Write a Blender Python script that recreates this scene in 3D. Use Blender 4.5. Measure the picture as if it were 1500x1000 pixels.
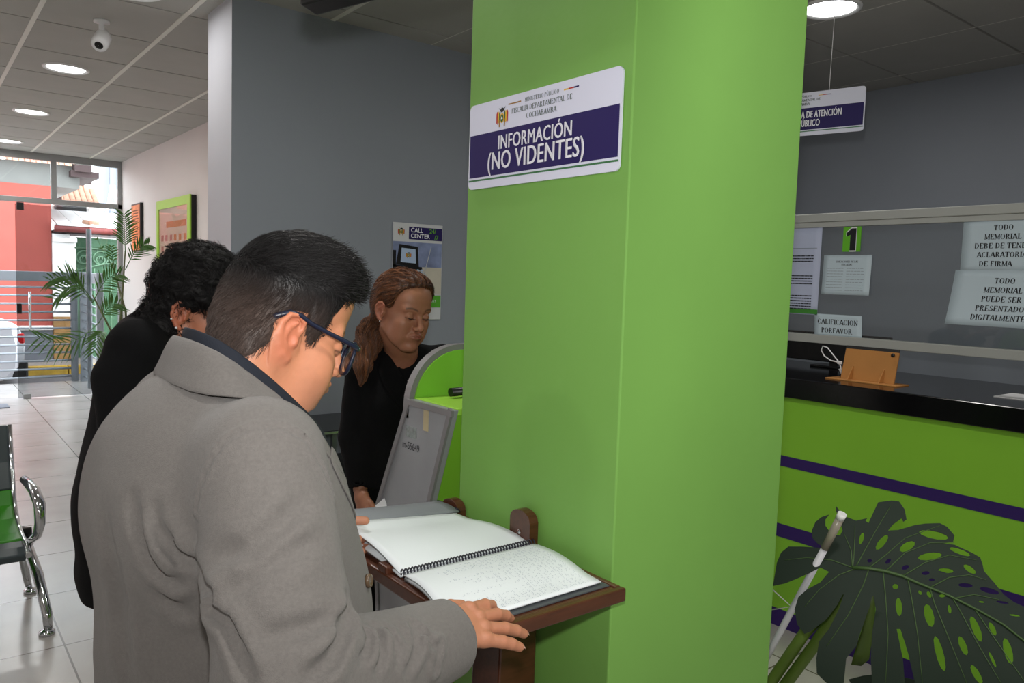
import bpy, bmesh, math, random
import numpy as np
from mathutils import Vector, Matrix, noise
for o in list(bpy.data.objects): bpy.data.objects.remove(o, do_unlink=True)
SC = bpy.context.scene
COL = SC.collection
R = math.radians
# ---------------------------------------------------------------- camera
YAW, PIT, ROL, EYE = R(38.17), R(4.4), R(1.83), 1.55
Fw = Vector((math.sin(YAW)*math.cos(PIT), math.cos(YAW)*math.cos(PIT), -math.sin(PIT)))
Rt = Vector((math.cos(YAW), -math.sin(YAW), 0)); Up = Rt.cross(Fw)
R2 = Rt*math.cos(ROL)+Up*math.sin(ROL); U2 = -Rt*math.sin(ROL)+Up*math.cos(ROL)
cam = bpy.data.cameras.new('camera'); cam.sensor_width = 36; cam.lens = 36*1130/1500
cam.clip_start = .05; cam.clip_end = 300
co = bpy.data.objects.new('camera', cam); COL.objects.link(co)
M3 = Matrix((R2, U2, -Fw)).transposed()
co.matrix_world = Matrix.Translation((0, 0, EYE)) @ M3.to_4x4()
SC.camera = co
# ---------------------------------------------------------------- light
w = bpy.data.worlds.new('overcast sky'); SC.world = w; w.use_nodes = True
bg = w.node_tree.nodes['Background']; bg.inputs[0].default_value = (.86, .93, 1, 1); bg.inputs[1].default_value = 8.0
def lamp(name, kind, loc, energy, color=(1, 1, 1), size=.1, rot=(0, 0, 0), spot=None, shape=None, sy=None):
    l = bpy.data.lights.new(name, kind); l.energy = energy; l.color = color
    if kind == 'AREA':
        l.size = size
        if shape: l.shape = shape
        if sy: l.size_y = sy
    else: l.shadow_soft_size = size
    if spot: l.spot_size = spot; l.spot_blend = .5
    o = bpy.data.objects.new(name, l); COL.objects.link(o); o.location = loc; o.rotation_euler = rot
    return o
# the photographer's flash, just above the lens
fl = lamp('camera_flash', 'SPOT', Vector((0, 0, EYE)) + U2*.10 + Fw*.02, 60, (1, .985, .96), .022, spot=R(125))
fl.matrix_world = Matrix.Translation(fl.location) @ M3.to_4x4() @ Matrix.Rotation(R(13), 4, 'X'); fl.data.spot_blend = 1   # flash head tilted up
SC.view_settings.view_transform = 'Standard'; SC.view_settings.look = 'None'
SC.view_settings.exposure = 0; SC.view_settings.gamma = 1; SC.view_settings.use_curve_mapping = False
# ---------------------------------------------------------------- helpers
MATS = {}
def s2l(c):
    return tuple(((v/255+.055)/1.055)**2.4 if v > 10 else v/255/12.92 for v in c[:3]) + (1,)
def mat(name, rgb, rough=.6, metal=0, var=0, vscale=8, bump=0, bscale=60, spec=.5, emit=0, trans=0, alpha=1, stretch=None, coat=0, attr=None, ior=1.45, sss=0, sheen=0):
    """procedural principled material; rgb in sRGB 0-255; var = blotchy colour change, bump = fine relief"""
    if name in MATS: return MATS[name]
    m = bpy.data.materials.new(name); m.use_nodes = True; nt = m.node_tree; N = nt.nodes; L = nt.links
    b = N['Principled BSDF']; c = s2l(rgb)
    b.inputs['Base Color'].default_value = c; b.inputs['Roughness'].default_value = rough
    b.inputs['Metallic'].default_value = metal; b.inputs['Specular IOR Level'].default_value = spec
    b.inputs['IOR'].default_value = ior
    if coat: b.inputs['Coat Weight'].default_value = coat; b.inputs['Coat Roughness'].default_value = .15
    if sheen: b.inputs['Sheen Weight'].default_value = sheen
    if sss: b.inputs['Subsurface Weight'].default_value = sss; b.inputs['Subsurface Radius'].default_value = (.012, .005, .003); b.inputs['Subsurface Scale'].default_value = 1
    if emit: b.inputs['Emission Color'].default_value = c; b.inputs['Emission Strength'].default_value = emit
    if trans: b.inputs['Transmission Weight'].default_value = trans
    if alpha < 1: b.inputs['Alpha'].default_value = alpha
    src = None
    if attr:
        a = N.new('ShaderNodeVertexColor'); a.layer_name = attr; src = a.outputs['Color']; L.new(src, b.inputs['Base Color'])
    if var or bump:
        tc = N.new('ShaderNodeTexCoord'); mp = N.new('ShaderNodeMapping'); L.new(tc.outputs['Object'], mp.inputs['Vector'])
        if stretch: mp.inputs['Scale'].default_value = stretch
    if var:
        n = N.new('ShaderNodeTexNoise'); n.inputs['Scale'].default_value = vscale; n.inputs['Detail'].default_value = 6
        L.new(mp.outputs[0], n.inputs['Vector'])
        hs = N.new('ShaderNodeHueSaturation'); hs.inputs['Color'].default_value = c
        if src: L.new(src, hs.inputs['Color'])
        mr = N.new('ShaderNodeMapRange'); mr.inputs[1].default_value = .3; mr.inputs[2].default_value = .7
        mr.inputs[3].default_value = 1-var; mr.inputs[4].default_value = 1+var
        L.new(n.outputs['Fac'], mr.inputs[0]); L.new(mr.outputs[0], hs.inputs['Value']); L.new(hs.outputs[0], b.inputs['Base Color'])
    if bump:
        n2 = N.new('ShaderNodeTexNoise'); n2.inputs['Scale'].default_value = bscale; n2.inputs['Detail'].default_value = 3
        L.new(mp.outputs[0], n2.inputs['Vector'])
        bp = N.new('ShaderNodeBump'); bp.inputs['Strength'].default_value = bump; bp.inputs['Distance'].default_value = .002
        L.new(n2.outputs['Fac'], bp.inputs['Height']); L.new(bp.outputs[0], b.inputs['Normal'])
    MATS[name] = m
    return m
class MB:
    """collects polygons and builds one mesh object"""
    def __init__(s): s.v = []; s.f = []; s.m = []; s.mi = 0; s.sm = []
    def add(s, vs, fs, smooth=False):
        b = len(s.v); s.v += [tuple(v) for v in vs]
        for f in fs: s.f.append([i+b for i in f]); s.m.append(s.mi); s.sm.append(smooth)
        return s
    def box(s, a, b, rot=None, piv=None):
        (x0, y0, z0), (x1, y1, z1) = a, b
        x0, x1 = min(x0, x1), max(x0, x1); y0, y1 = min(y0, y1), max(y0, y1); z0, z1 = min(z0, z1), max(z0, z1)
        vs = [Vector(p) for p in ((x0,y0,z0),(x1,y0,z0),(x1,y1,z0),(x0,y1,z0),(x0,y0,z1),(x1,y0,z1),(x1,y1,z1),(x0,y1,z1))]
        if rot is not None:
            piv = Vector(piv or ((x0+x1)/2, (y0+y1)/2, (z0+z1)/2)); vs = [rot @ (v-piv)+piv for v in vs]
        return s.add(vs, [(0,3,2,1),(4,5,6,7),(0,1,5,4),(1,2,6,5),(2,3,7,6),(3,0,4,7)])
    def prism(s, poly, fn, d):
        """poly: list of 2D points, fn(u,v,w)->3D, extruded from w=0 to w=d"""
        n = len(poly); vs = [fn(u, v, 0) for u, v in poly]+[fn(u, v, d) for u, v in poly]
        return s.add(vs, [list(range(n))[::-1], list(range(n, 2*n))]+[(i, (i+1) % n, n+(i+1) % n, n+i) for i in range(n)])
    def tube(s, pts, r, n=10, cap=True, smooth=True):
        pts = [Vector(p) for p in pts]; k = len(pts)
        rs = r if isinstance(r, (list, tuple)) else [r]*k
        t0 = (pts[1]-pts[0]).normalized(); nn = t0.orthogonal().normalized(); vs = []
        for i in range(k):
            t = (pts[min(i+1, k-1)]-pts[max(i-1, 0)]).normalized()
            nn = (nn-t*nn.dot(t)); nn = nn.normalized() if nn.length > 1e-6 else t.orthogonal().normalized()
            bn = t.cross(nn)
            for j in range(n):
                a = 2*math.pi*j/n; vs.append(pts[i]+(nn*math.cos(a)+bn*math.sin(a))*rs[i])
        fs = [(i*n+j, i*n+(j+1) % n, (i+1)*n+(j+1) % n, (i+1)*n+j) for i in range(k-1) for j in range(n)]
        s.add(vs, fs, smooth)
        if cap:
            b = len(s.v)-len(vs)
            for f in (list(range(n))[::-1], list(range((k-1)*n, k*n))): s.f.append([i+b for i in f]); s.m.append(s.mi); s.sm.append(False)
        return s
    def lathe(s, prof, n=24, origin=(0, 0, 0), smooth=True, axis=None):
        o = Vector(origin); k = len(prof); vs = []
        q = Vector((0, 0, 1)).rotation_difference(Vector(axis)) if axis else None
        for r, z in prof:
            for j in range(n):
                a = 2*math.pi*j/n; p = Vector((r*math.cos(a), r*math.sin(a), z))
                vs.append(o+(q @ p if q else p))
        fs = [(i*n+j, i*n+(j+1) % n, (i+1)*n+(j+1) % n, (i+1)*n+j) for i in range(k-1) for j in range(n)]
        return s.add(vs, fs, smooth)
    def grid(s, P, smooth=True, closed=False):
        k = len(P); n = len(P[0]); vs = [p for row in P for p in row]
        fs = [(i*n+j, i*n+(j+1) % n, (i+1)*n+(j+1) % n, (i+1)*n+j) for i in range(k-1) for j in range(n if closed else n-1)]
        return s.add(vs, fs, smooth)
    def build(s, name, m, parent=None, bevel=0, solid=0, sub=0, seg=2, off=-1):
        me = bpy.data.meshes.new(name); me.from_pydata(s.v, [], s.f)
        ms = m if isinstance(m, (list, tuple)) else [m]
        for x in ms: me.materials.append(x)
        me.polygons.foreach_set('material_index', s.m); me.polygons.foreach_set('use_smooth', s.sm); me.update()
        o = bpy.data.objects.new(name, me); COL.objects.link(o)
        if parent: o.parent = parent
        if solid: a = o.modifiers.new('s', 'SOLIDIFY'); a.thickness = solid; a.offset = off
        if bevel: a = o.modifiers.new('b', 'BEVEL'); a.width = bevel; a.segments = seg; a.limit_method = 'ANGLE'; a.angle_limit = R(40)
        if sub: a = o.modifiers.new('u', 'SUBSURF'); a.levels = sub; a.render_levels = sub
        return o
def tag(o, label, cat, group=None):
    o['label'] = label; o['category'] = cat
    if group: o['group'] = group
    return o
def thing(name, label, cat, loc=(0, 0, 0), group=None):
    o = bpy.data.objects.new(name, None); COL.objects.link(o); o.location = loc; o.empty_display_size = .05
    return tag(o, label, cat, group)
def struct(o): o['kind'] = 'structure'; return o
def reloc(root):
    """children were modelled in world coordinates: shift their meshes so the root empty sits at its base"""
    bpy.context.view_layer.update()
    for c in root.children:
        c.matrix_parent_inverse = Matrix.Translation(-root.location)
def text_mesh(txt, size, bold=0, sx=1, align='CENTER', space=1):
    cu = bpy.data.curves.new('t', 'FONT'); cu.body = txt; cu.size = size; cu.offset = bold; cu.align_x = align; cu.resolution_u = 3
    cu.space_character = space
    o = bpy.data.objects.new('t', cu); COL.objects.link(o); bpy.context.view_layer.update()
    me = bpy.data.meshes.new_from_object(o.evaluated_get(bpy.context.evaluated_depsgraph_get()))
    vs = [(v.co.x*sx, v.co.y) for v in me.vertices]; fs = [list(p.vertices) for p in me.polygons]
    bpy.data.objects.remove(o); bpy.data.curves.remove(cu); bpy.data.meshes.remove(me)
    return vs, fs
def put_text(mb, txt, size, fn, x, y, **k):
    vs, fs = text_mesh(txt, size, **k)
    if vs: mb.add([fn(u+x, v+y, 0) for u, v in vs], fs)
# bold serif capitals, drawn as strokes: thick stems, thin arms, slab feet
SER = {'B': [('v',.16),('P',),('Q',)], 'A': [('d',.02,0,.36,1,.10),('d',.72,0,.38,1,.19),('h',.17,.55,.3,.07),('f',0,0),('f',.72,0)],
 'C': [('o',.38,.5,.38,.5,45,315)], 'D': [('v',.16),('D',)], 'E': [('v',.16),('h',.1,.66,.93,.08),('h',.16,.5,.48,.07),('h',.1,.68,0,.08),('b',.64,.72),('b',.66,0)],
 'F': [('v',.16),('h',.1,.64,.93,.08),('h',.16,.46,.48,.07),('b',.62,.72),('f',.16,0)],
 'G': [('o',.38,.5,.38,.5,45,350),('v2',.66,0,.42),('h',.5,.8,.38,.06)], 'I': [('v',.16),('f',.16,0),('f',.16,.94)],
 'L': [('v',.16),('h',.1,.62,0,.08),('b',.6,0),('f',.16,.94)], 'M': [('d',.1,0,.1,1,.07),('d',.1,1,.44,.05,.15),('d',.44,.05,.8,1,.07),('v',.8),('f',.1,0),('f',.8,0),('f',.8,.94)],
 'N': [('d',.12,0,.12,1,.07),('d',.12,1,.7,0,.15),('d',.7,0,.7,1,.07),('f',.12,0),('f',.7,.94)], 'O': [('o',.4,.5,.4,.5,0,360)],
 'P': [('v',.16),('P',),('f',.16,0)], 'R': [('v',.16),('P',),('d',.36,.5,.7,0,.15),('f',.16,0),('f',.72,0)],
 'S': [('o',.32,.74,.28,.26,20,270),('o',.32,.27,.3,.27,-160,90)], 'T': [('v',.36),('h',.02,.7,.93,.08),('b',.03,.72),('b',.69,.72),('f',.36,0)],
 'U': [('v2',.16,.3,1),('v3',.66,.3,1),('o',.41,.32,.28,.32,180,360),('f',.16,.94),('f',.66,.94)], 'V': [('d',.08,1,.38,0,.15),('d',.66,1,.38,0,.07),('f',.08,.94),('f',.66,.94)], ' ': [], 'H': [('v',.16),('v',.64),('h',.16,.64,.47,.07),('f',.16,0),('f',.64,0),('f',.16,.94),('f',.64,.94)]}
SERW = {'I': .34, 'M': .94, 'N': .84, ' ': .3, 'O': .84, 'C': .78, 'G': .86, 'S': .64, 'T': .76, 'P': .7, 'L': .7, 'E': .74, 'F': .7, 'U': .82, 'A': .78, 'V': .76, 'D': .84, 'R': .8}
def serif(mb, txt, h, fn, cx, y, sx=.95):
    tot = sum(SERW.get(c, .8)+.07 for c in txt)*h*sx; x = cx-tot/2
    def quad(p): mb.add([fn(x+a*h*sx, y+b*h, 0) for a, b in p], [list(range(len(p)))])
    for c in txt:
        if c in 'ÍÚÓ': quad([(.2,1.1),(.3,1.1),(.5,1.3),(.34,1.3)])
        c = {'Í': 'I', 'Ú': 'U', 'Ó': 'O'}.get(c, c)
        for st in SER.get(c, []):
            k = st[0]
            if k == 'v': quad([(st[1]-.105,0),(st[1]+.105,0),(st[1]+.105,1),(st[1]-.105,1)])
            elif k == 'v2': quad([(st[1]-.09,st[2]),(st[1]+.09,st[2]),(st[1]+.09,st[3]),(st[1]-.09,st[3])])
            elif k == 'v3': quad([(st[1]-.04,st[2]),(st[1]+.04,st[2]),(st[1]+.04,st[3]),(st[1]-.04,st[3])])
            elif k == 'h': quad([(st[1],st[3]-.01),(st[2],st[3]-.01),(st[2],st[3]+st[4]),(st[1],st[3]+st[4])])
            elif k == 'b': quad([(st[1]-.035,st[2]),(st[1]+.035,st[2]),(st[1]+.035,st[2]+.28),(st[1]-.035,st[2]+.28)])
            elif k == 'f': quad([(st[1]-.17,st[2]),(st[1]+.17,st[2]),(st[1]+.17,st[2]+.06),(st[1]-.17,st[2]+.06)])
            elif k == 'd':
                w_ = st[5]+.035; quad([(st[1]-w_/2,st[2]),(st[1]+w_/2,st[2]),(st[3]+w_/2,st[4]),(st[3]-w_/2,st[4])])
            elif k in 'oDPQ':
                if k == 'o': _, ox, oy, rx, ry, a0, a1 = st
                elif k == 'D': ox, oy, rx, ry, a0, a1 = .25, .5, .53, .5, -90, 90
                elif k == 'Q': ox, oy, rx, ry, a0, a1 = .25, .27, .46, .29, -90, 90
                else: ox, oy, rx, ry, a0, a1 = .25, .74, .4, .27, -90, 90
                n = 14
                for i in range(n):
                    q = []
                    for t in (i/n, (i+1)/n):
                        a = R(a0+(a1-a0)*t); th = .07+.13*abs(math.cos(a))
                        q.append(((ox+rx*math.cos(a), oy+ry*math.sin(a)), (ox+(rx-th)*math.cos(a), oy+(ry-th*.55)*math.sin(a))))
                    quad([q[0][0], q[1][0], q[1][1], q[0][1]])
        x += (SERW.get(c, .8)+.07)*h*sx
# ================================================================ the room shell
M_lime = mat('lime wall paint', (115, 165, 77), .58, var=.035, vscale=3, bump=.25, bscale=35)
M_limec = mat('lime counter paint', (126, 185, 46), .5, var=.03, vscale=3, bump=.1, bscale=30)
M_grey = mat('grey wall paint', (142, 148, 158), .62, var=.03, vscale=2, bump=.3, bscale=40)
M_pale = mat('pale warm wall paint', (214, 207, 203), .6, var=.02, vscale=2, bump=.2, bscale=40)
M_pale2 = mat('pale cool pillar paint', (198, 200, 208), .6, var=.02, vscale=2, bump=.2, bscale=40)
M_tile = mat('mineral ceiling tile', (176, 174, 168), .9, var=.03, vscale=5, bump=.5, bscale=180)
M_tbar = mat('white ceiling rail', (226, 224, 214), .5)
M_gap = mat('dark ceiling joint', (62, 60, 56), .9)
M_alu = mat('brushed grey aluminium', (150, 152, 152), .42, metal=.35, bump=.15, bscale=300, stretch=(1, 1, .05))
M_white = mat('white paint', (232, 232, 234), .5)
M_black = mat('black plastic', (14, 14, 16), .35)
M_chrome = mat('chrome', (205, 208, 212), .12, metal=1)
M_purple = mat('deep purple print', (25, 7, 84), .6)
def floor_mat():
    m = bpy.data.materials.new('polished porcelain floor'); m.use_nodes = True; N = m.node_tree.nodes; L = m.node_tree.links
    b = N['Principled BSDF']; tc = N.new('ShaderNodeTexCoord'); br = N.new('ShaderNodeTexBrick')
    br.offset = 0; br.inputs['Scale'].default_value = 1; br.inputs['Brick Width'].default_value = .6; br.inputs['Row Height'].default_value = .6
    br.inputs['Mortar Size'].default_value = .004; br.inputs['Mortar'].default_value = s2l((92, 84, 76))
    mp = N.new('ShaderNodeMapping'); mp.inputs['Location'].default_value = (.12, .07, 0); L.new(tc.outputs['Object'], mp.inputs[0]); L.new(mp.outputs[0], br.inputs['Vector'])
    n = N.new('ShaderNodeTexNoise'); n.inputs['Scale'].default_value = 3; n.inputs['Detail'].default_value = 8; L.new(mp.outputs[0], n.inputs['Vector'])
    cr = N.new('ShaderNodeValToRGB'); cr.color_ramp.elements[0].position = .3; cr.color_ramp.elements[0].color = s2l((166, 161, 158)); cr.color_ramp.elements[1].position = .7; cr.color_ramp.elements[1].color = s2l((180, 176, 172))
    L.new(n.outputs['Fac'], cr.inputs[0]); L.new(cr.outputs[0], br.inputs['Color1']); L.new(cr.outputs[0], br.inputs['Color2'])
    L.new(br.outputs['Color'], b.inputs['Base Color']); b.inputs['Roughness'].default_value = .22; b.inputs['Specular IOR Level'].default_value = .5
    mr = N.new('ShaderNodeMapRange'); mr.inputs[3].default_value = .22; mr.inputs[4].default_value = .26; L.new(n.outputs['Fac'], mr.inputs[0]); L.new(mr.outputs[0], b.inputs['Roughness'])
    return m
CH = 2.87
struct(MB().box((-3.6, -3.6, -.12), (5.1, 12.02, 0)).build('floor', floor_mat()))
# ceiling: dark joints behind real tiles, pale rails running down the room
mb = MB(); mb.mi = 1; mb.box((-3.6, -3.6, CH+.012), (5.1, 10.7, CH+.1)); mb.mi = 0
xs = [.565+.6*i for i in range(-7, 9)]; ys = [2.345+.65*i for i in range(-10, 14)]
for i in range(len(xs)-1):
    for j in range(len(ys)-1):
        x0, x1, y0, y1 = max(xs[i], -3.6)+.004, min(xs[i+1], 5.0)-.004, max(ys[j], -3.6)+.007, min(ys[j+1], 10.64)-.007
        if x1 > x0 and y1 > y0: mb.box((x0, y0, CH), (x1, y1, CH+.013))
mb.mi = 2
for x in xs:
    if x < 2.1: mb.box((x-.012, -3.6, CH-.004), (x+.012, 10.6, CH+.002))
    else: mb.box((x-.003, -3.6, CH), (x+.003, 3.83, CH+.002))
struct(mb.build('ceiling', [M_tile, M_gap, M_tbar]))
# walls
struct(MB().box((2.12, 4.2, 0), (2.32, 10.7, CH+.05)).build('wall_left', M_pale))
mb = MB(); mb.box((1.25, 3.83, 0), (5.1, 4.2, CH+.05)); b_ = mb.build('wall_back', [M_grey, M_pale2])
b_.data.polygons[5].material_index = 1; struct(b_)
struct(MB().box((5.0, -3.6, 0), (5.15, 3.83, CH+.05)).build('wall_right', M_grey))
struct(MB().box((-3.7, -3.7, 0), (5.15, -3.6, CH+.05)).build('wall_rear', M_pale))
struct(MB().box((-3.75, -3.6, 0), (-3.6, 10.7, CH+.05)).build('wall_west', M_pale))
cb = MB().box((.996, .951, 0), (1.516, 1.446, CH+.01)).build('wall_column', M_lime, bevel=.003); struct(cb)
# small scuff on the grey wall
# ---------------------------------------------------------------- glass front at the street end
YG = 10.6
M_tint = mat('tinted door glass', (196, 204, 204), .0, trans=1, ior=1.0, spec=.5)
def glass_mat(name, tint, refl=.06):
    m = bpy.data.materials.new(name); m.use_nodes = True; N = m.node_tree.nodes; L = m.node_tree.links
    N.remove(N['Principled BSDF']); o = N['Material Output']
    t = N.new('ShaderNodeBsdfTransparent'); t.inputs[0].default_value = tint+(1,); g = N.new('ShaderNodeBsdfGlossy'); g.inputs['Roughness'].default_value = .01
    mx = N.new('ShaderNodeMixShader'); fr = N.new('ShaderNodeLayerWeight'); fr.inputs[0].default_value = .5; pw = N.new('ShaderNodeMath'); pw.operation = 'POWER'; pw.inputs[1].default_value = 5; mu = N.new('ShaderNodeMath'); mu.operation = 'MULTIPLY_ADD'; mu.inputs[1].default_value = .6; mu.inputs[2].default_value = .03
    L.new(fr.outputs['Facing'], pw.inputs[0]); L.new(pw.outputs[0], mu.inputs[0]); L.new(mu.outputs[0], mx.inputs[0]); L.new(t.outputs[0], mx.inputs[1]); L.new(g.outputs[0], mx.inputs[2]); L.new(mx.outputs[0], o.inputs[0])
    return m
G_door = glass_mat('grey tinted glass', (.62, .63, .63)); G_clear = glass_mat('clear glass', (.93, .95, .94))
mb = MB()
for (a, b) in (((-3.6, YG-.03, 2.79), (2.12, YG+.03, CH+.05)), ((-3.6, YG-.03, 2.29), (2.12, YG+.03, 2.35)), ((1.36, YG-.03, 2.34), (1.42, YG+.03, 2.8)), ((-.4, YG-.03, 2.34), (-.34, YG+.03, 2.8)), ((-2.0, YG-.03, 0), (-1.94, YG+.03, 2.8)), ((2.07, YG-.03, 0), (2.12, YG+.03, 2.8))): mb.box(a, b)
win = struct(mb.build('window_1', M_alu, bevel=.003))
MB().box((-3.6, YG-.004, 2.35), (2.08, YG+.004, 2.79)).build('pane', G_clear, win)
struct(MB().box((-3.6, YG-.005, .012), (-2.0, YG+.005, 2.29)).build('window_2', G_clear))
dr = struct(MB().box((1.0, YG-.005, .012), (1.765, YG+.005, 2.27)).build('door_1', G_door))
MB().box((1.015, YG-.03, 2.2), (1.085, YG+.03, 2.285)).build('top_hinge', M_black, dr, bevel=.004)
MB().box((1.0, YG-.025, 1.0), (1.05, YG+.025, 1.12)).build('door_lock', M_black, dr, bevel=.004)
MB().box((1.05, YG-.025, .0), (1.13, YG+.025, .055)).build('floor_hinge', M_alu, dr, bevel=.004)
hb = MB().tube([(1.125, YG-.06, .83), (1.125, YG-.06, 1.26)], .014, 12)
for z in (.9, 1.19): hb.tube([(1.125, YG-.06, z), (1.125, YG, z)], .008, 8)
hb.build('door_handle', M_chrome, dr)
sg = struct(MB().box((1.775, YG-.005, .012), (2.07, YG+.005, 2.27)).build('window_3', G_clear))
# switch plate
sw = thing('light_switch', 'white rectangular light switch on the pale wall behind the palm', 'switch', (2.12, 9.26, 1.36))
MB().box((2.111, 9.22, 1.33), (2.12, 9.30, 1.49)).build('cover_plate', M_white, sw, bevel=.003)
MB().box((2.107, 9.24, 1.37), (2.112, 9.28, 1.45)).build('rocker', M_white, sw, bevel=.001); reloc(sw)
# ================================================================ ceiling things
M_glow = mat('downlight diffuser', (255, 255, 255), .5, emit=9)
M_ring = mat('downlight ring', (236, 236, 236), .4)
def downlight(x, y, label, vis=True, e=9):
    t = thing('ceiling_downlight', label, 'ceiling light', (x, y, CH), 'round recessed ceiling lights')
    MB().lathe([(.112, -.001), (.128, -.012), (.138, -.008), (.14, .002), (.138, .006)], 40, (x, y, CH)).build('trim_ring', M_ring, t)
    MB().lathe([(.0001, -.006), (.06, -.006), (.113, -.003)], 40, (x, y, CH)).build('diffuser', M_glow, t)
    lamp('downlight_lamp', 'AREA', (x, y, CH-.02), e, (1, .97, .92), .22, shape='DISK')
    reloc(t); return t
downlight(.865, 5.98, 'round white ceiling light nearest the security camera')
downlight(.87, 7.85, 'round white ceiling light, middle one of the row leading to the door')
downlight(.88, 9.85, 'round white ceiling light nearest the glass front')
downlight(3.42, 2.03, 'large round ceiling light above the hanging sign', e=9)
for x, y, e in ((.87, 4.1, 3), (.87, 2.15, 12), (.87, .2, 14), (-1.6, 5.98, 9), (-1.6, 4.1, 7), (-1.6, 7.85, 9), (-1.6, 9.85, 9), (-1.6, 1.2, 12), (-1.6, 2.6, 10), (.87, -1.75, 18), (3.42, -1.3, 16), (-1.6, -1.6, 14), (2.2, -1.75, 14)):  # unseen lights added for ambient level; the first is inferred from the bright pillar
    downlight(x, y, 'assumed round white ceiling light outside the picture, adding ambient light', e=e)
# security camera
sc = thing('security_camera', 'small white dome security camera on a ceiling bracket', 'camera', (.85, 4.71, CH))
MB().lathe([(.001, 0), (.04, 0), (.04, -.012), (.014, -.02), (.014, -.075), (.001, -.075)], 20, (.85, 4.71, CH)).build('bracket', M_white, sc)
ax = Vector((-.35, -.62, -.7)).normalized(); p0 = Vector((.85, 4.71, CH-.1))
MB().lathe([(.001, -.06), (.03, -.058), (.042, -.03), (.044, .03), (.04, .055), (.03, .06), (.001, .06)], 24, p0-ax*.0, axis=ax).build('camera_body', M_white, sc)
MB().lathe([(.001, .062), (.02, .0615), (.024, .058)], 20, p0, axis=ax).build('lens', M_black, sc); reloc(sc)
# television hanging from the ceiling
tvd = Vector((.29, -.957, 0)); tvn = Vector((-.957, -.29, 0)); P0 = Vector((.640, 1.463, 2.053))
tv = thing('television', 'dark flat television hanging below the ceiling, only its corner in view', 'television', P0)
up = (Vector((0, 0, 1))*.97+tvn*-.2).normalized()
def tvf(u, v, w): return P0+tvd*u+up*v+tvn.cross(tvd)*0+tvd.cross(up)*w
b = MB(); b.prism([(0, 0), (.95, 0), (.95, .56), (0, .56)], tvf, .045); b.build('casing', M_black, tv, bevel=.006)
MB().prism([(.02, .02), (.93, .02), (.93, .54), (.02, .54)], lambda u, v, w: tvf(u, v, w-.003), .003).build('screen', mat('tv screen', (8, 9, 12), .08), tv)
q0 = tvf(.48, .5, .03); MB().tube([q0, (q0.x, q0.y, CH)], .02, 12).build('ceiling_pole', M_black, tv); reloc(tv)
# ================================================================ signs
M_board = mat('white sign board', (214, 216, 234), .35)
M_text = mat('white lettering', (236, 236, 244), .4); M_dtext = mat('grey lettering', (84, 96, 92), .5)
M_gline = mat('green print line', (52, 110, 66), .5); M_red = mat('red print', (178, 40, 34), .5); M_yel = mat('yellow print', (226, 180, 50), .5)
M_dgreen = mat('dark green print', (40, 92, 54), .5); M_goldp = mat('ochre print', (150, 110, 50), .5)
def rrect(w_, h, r=.012, n=5):
    P = []
    for cx, cy, a0 in ((w_/2-r, -h/2+r, -90), (w_/2-r, h/2-r, 0), (-w_/2+r, h/2-r, 90), (-w_/2+r, -h/2+r, 180)):
        for i in range(n+1): a = R(a0+90*i/n); P.append((cx+r*math.cos(a), cy+r*math.sin(a)))
    return P
def emblem(fn, cx, cy, s, parent):
    """coat of arms: oval shield between draped flags under a condor"""
    mb = MB()
    def poly(P, m, z): mb.mi = m; mb.add([fn(cx+u*s, cy+v*s, z) for u, v in P], [list(range(len(P)))])
    for sd in (-1, 1):
        for k, (a, c) in enumerate(((0, 0), (1, 1), (2, 2))):
            x0 = .95-.22*k; x1 = x0-.22
            poly([(sd*x0, -.5+.05*k), (sd*x0*1.02, .35), (sd*(x0-.1), .62), (sd*(x1), .55), (sd*x1, -.7+.1*k)][::sd], c, .0004)
        poly([(sd*.5, -.95), (sd*.55, -.2), (sd*.4, -.2), (sd*.3, -.95)][::sd], 3, .0006)
    poly([(.34*math.cos(R(a)), -.1+.5*math.sin(R(a))) for a in range(0, 360, 20)], 1, .0008)
    poly([(.25*math.cos(R(a)), -.12+.38*math.sin(R(a))) for a in range(0, 360, 20)], 2, .001)
    poly([(-.16, -.2), (.16, -.2), (.0, .1)], 5, .0012)
    poly([(-.55, .95), (-.2, .75), (0, .95), (.3, .8), (.6, 1.0), (.35, .62), (.1, .45), (-.1, .45), (-.25, .62)], 4, .0014)
    mb.build('coat_of_arms', [M_red, M_yel, M_dgreen, M_goldp, M_black, M_white], parent)
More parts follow.
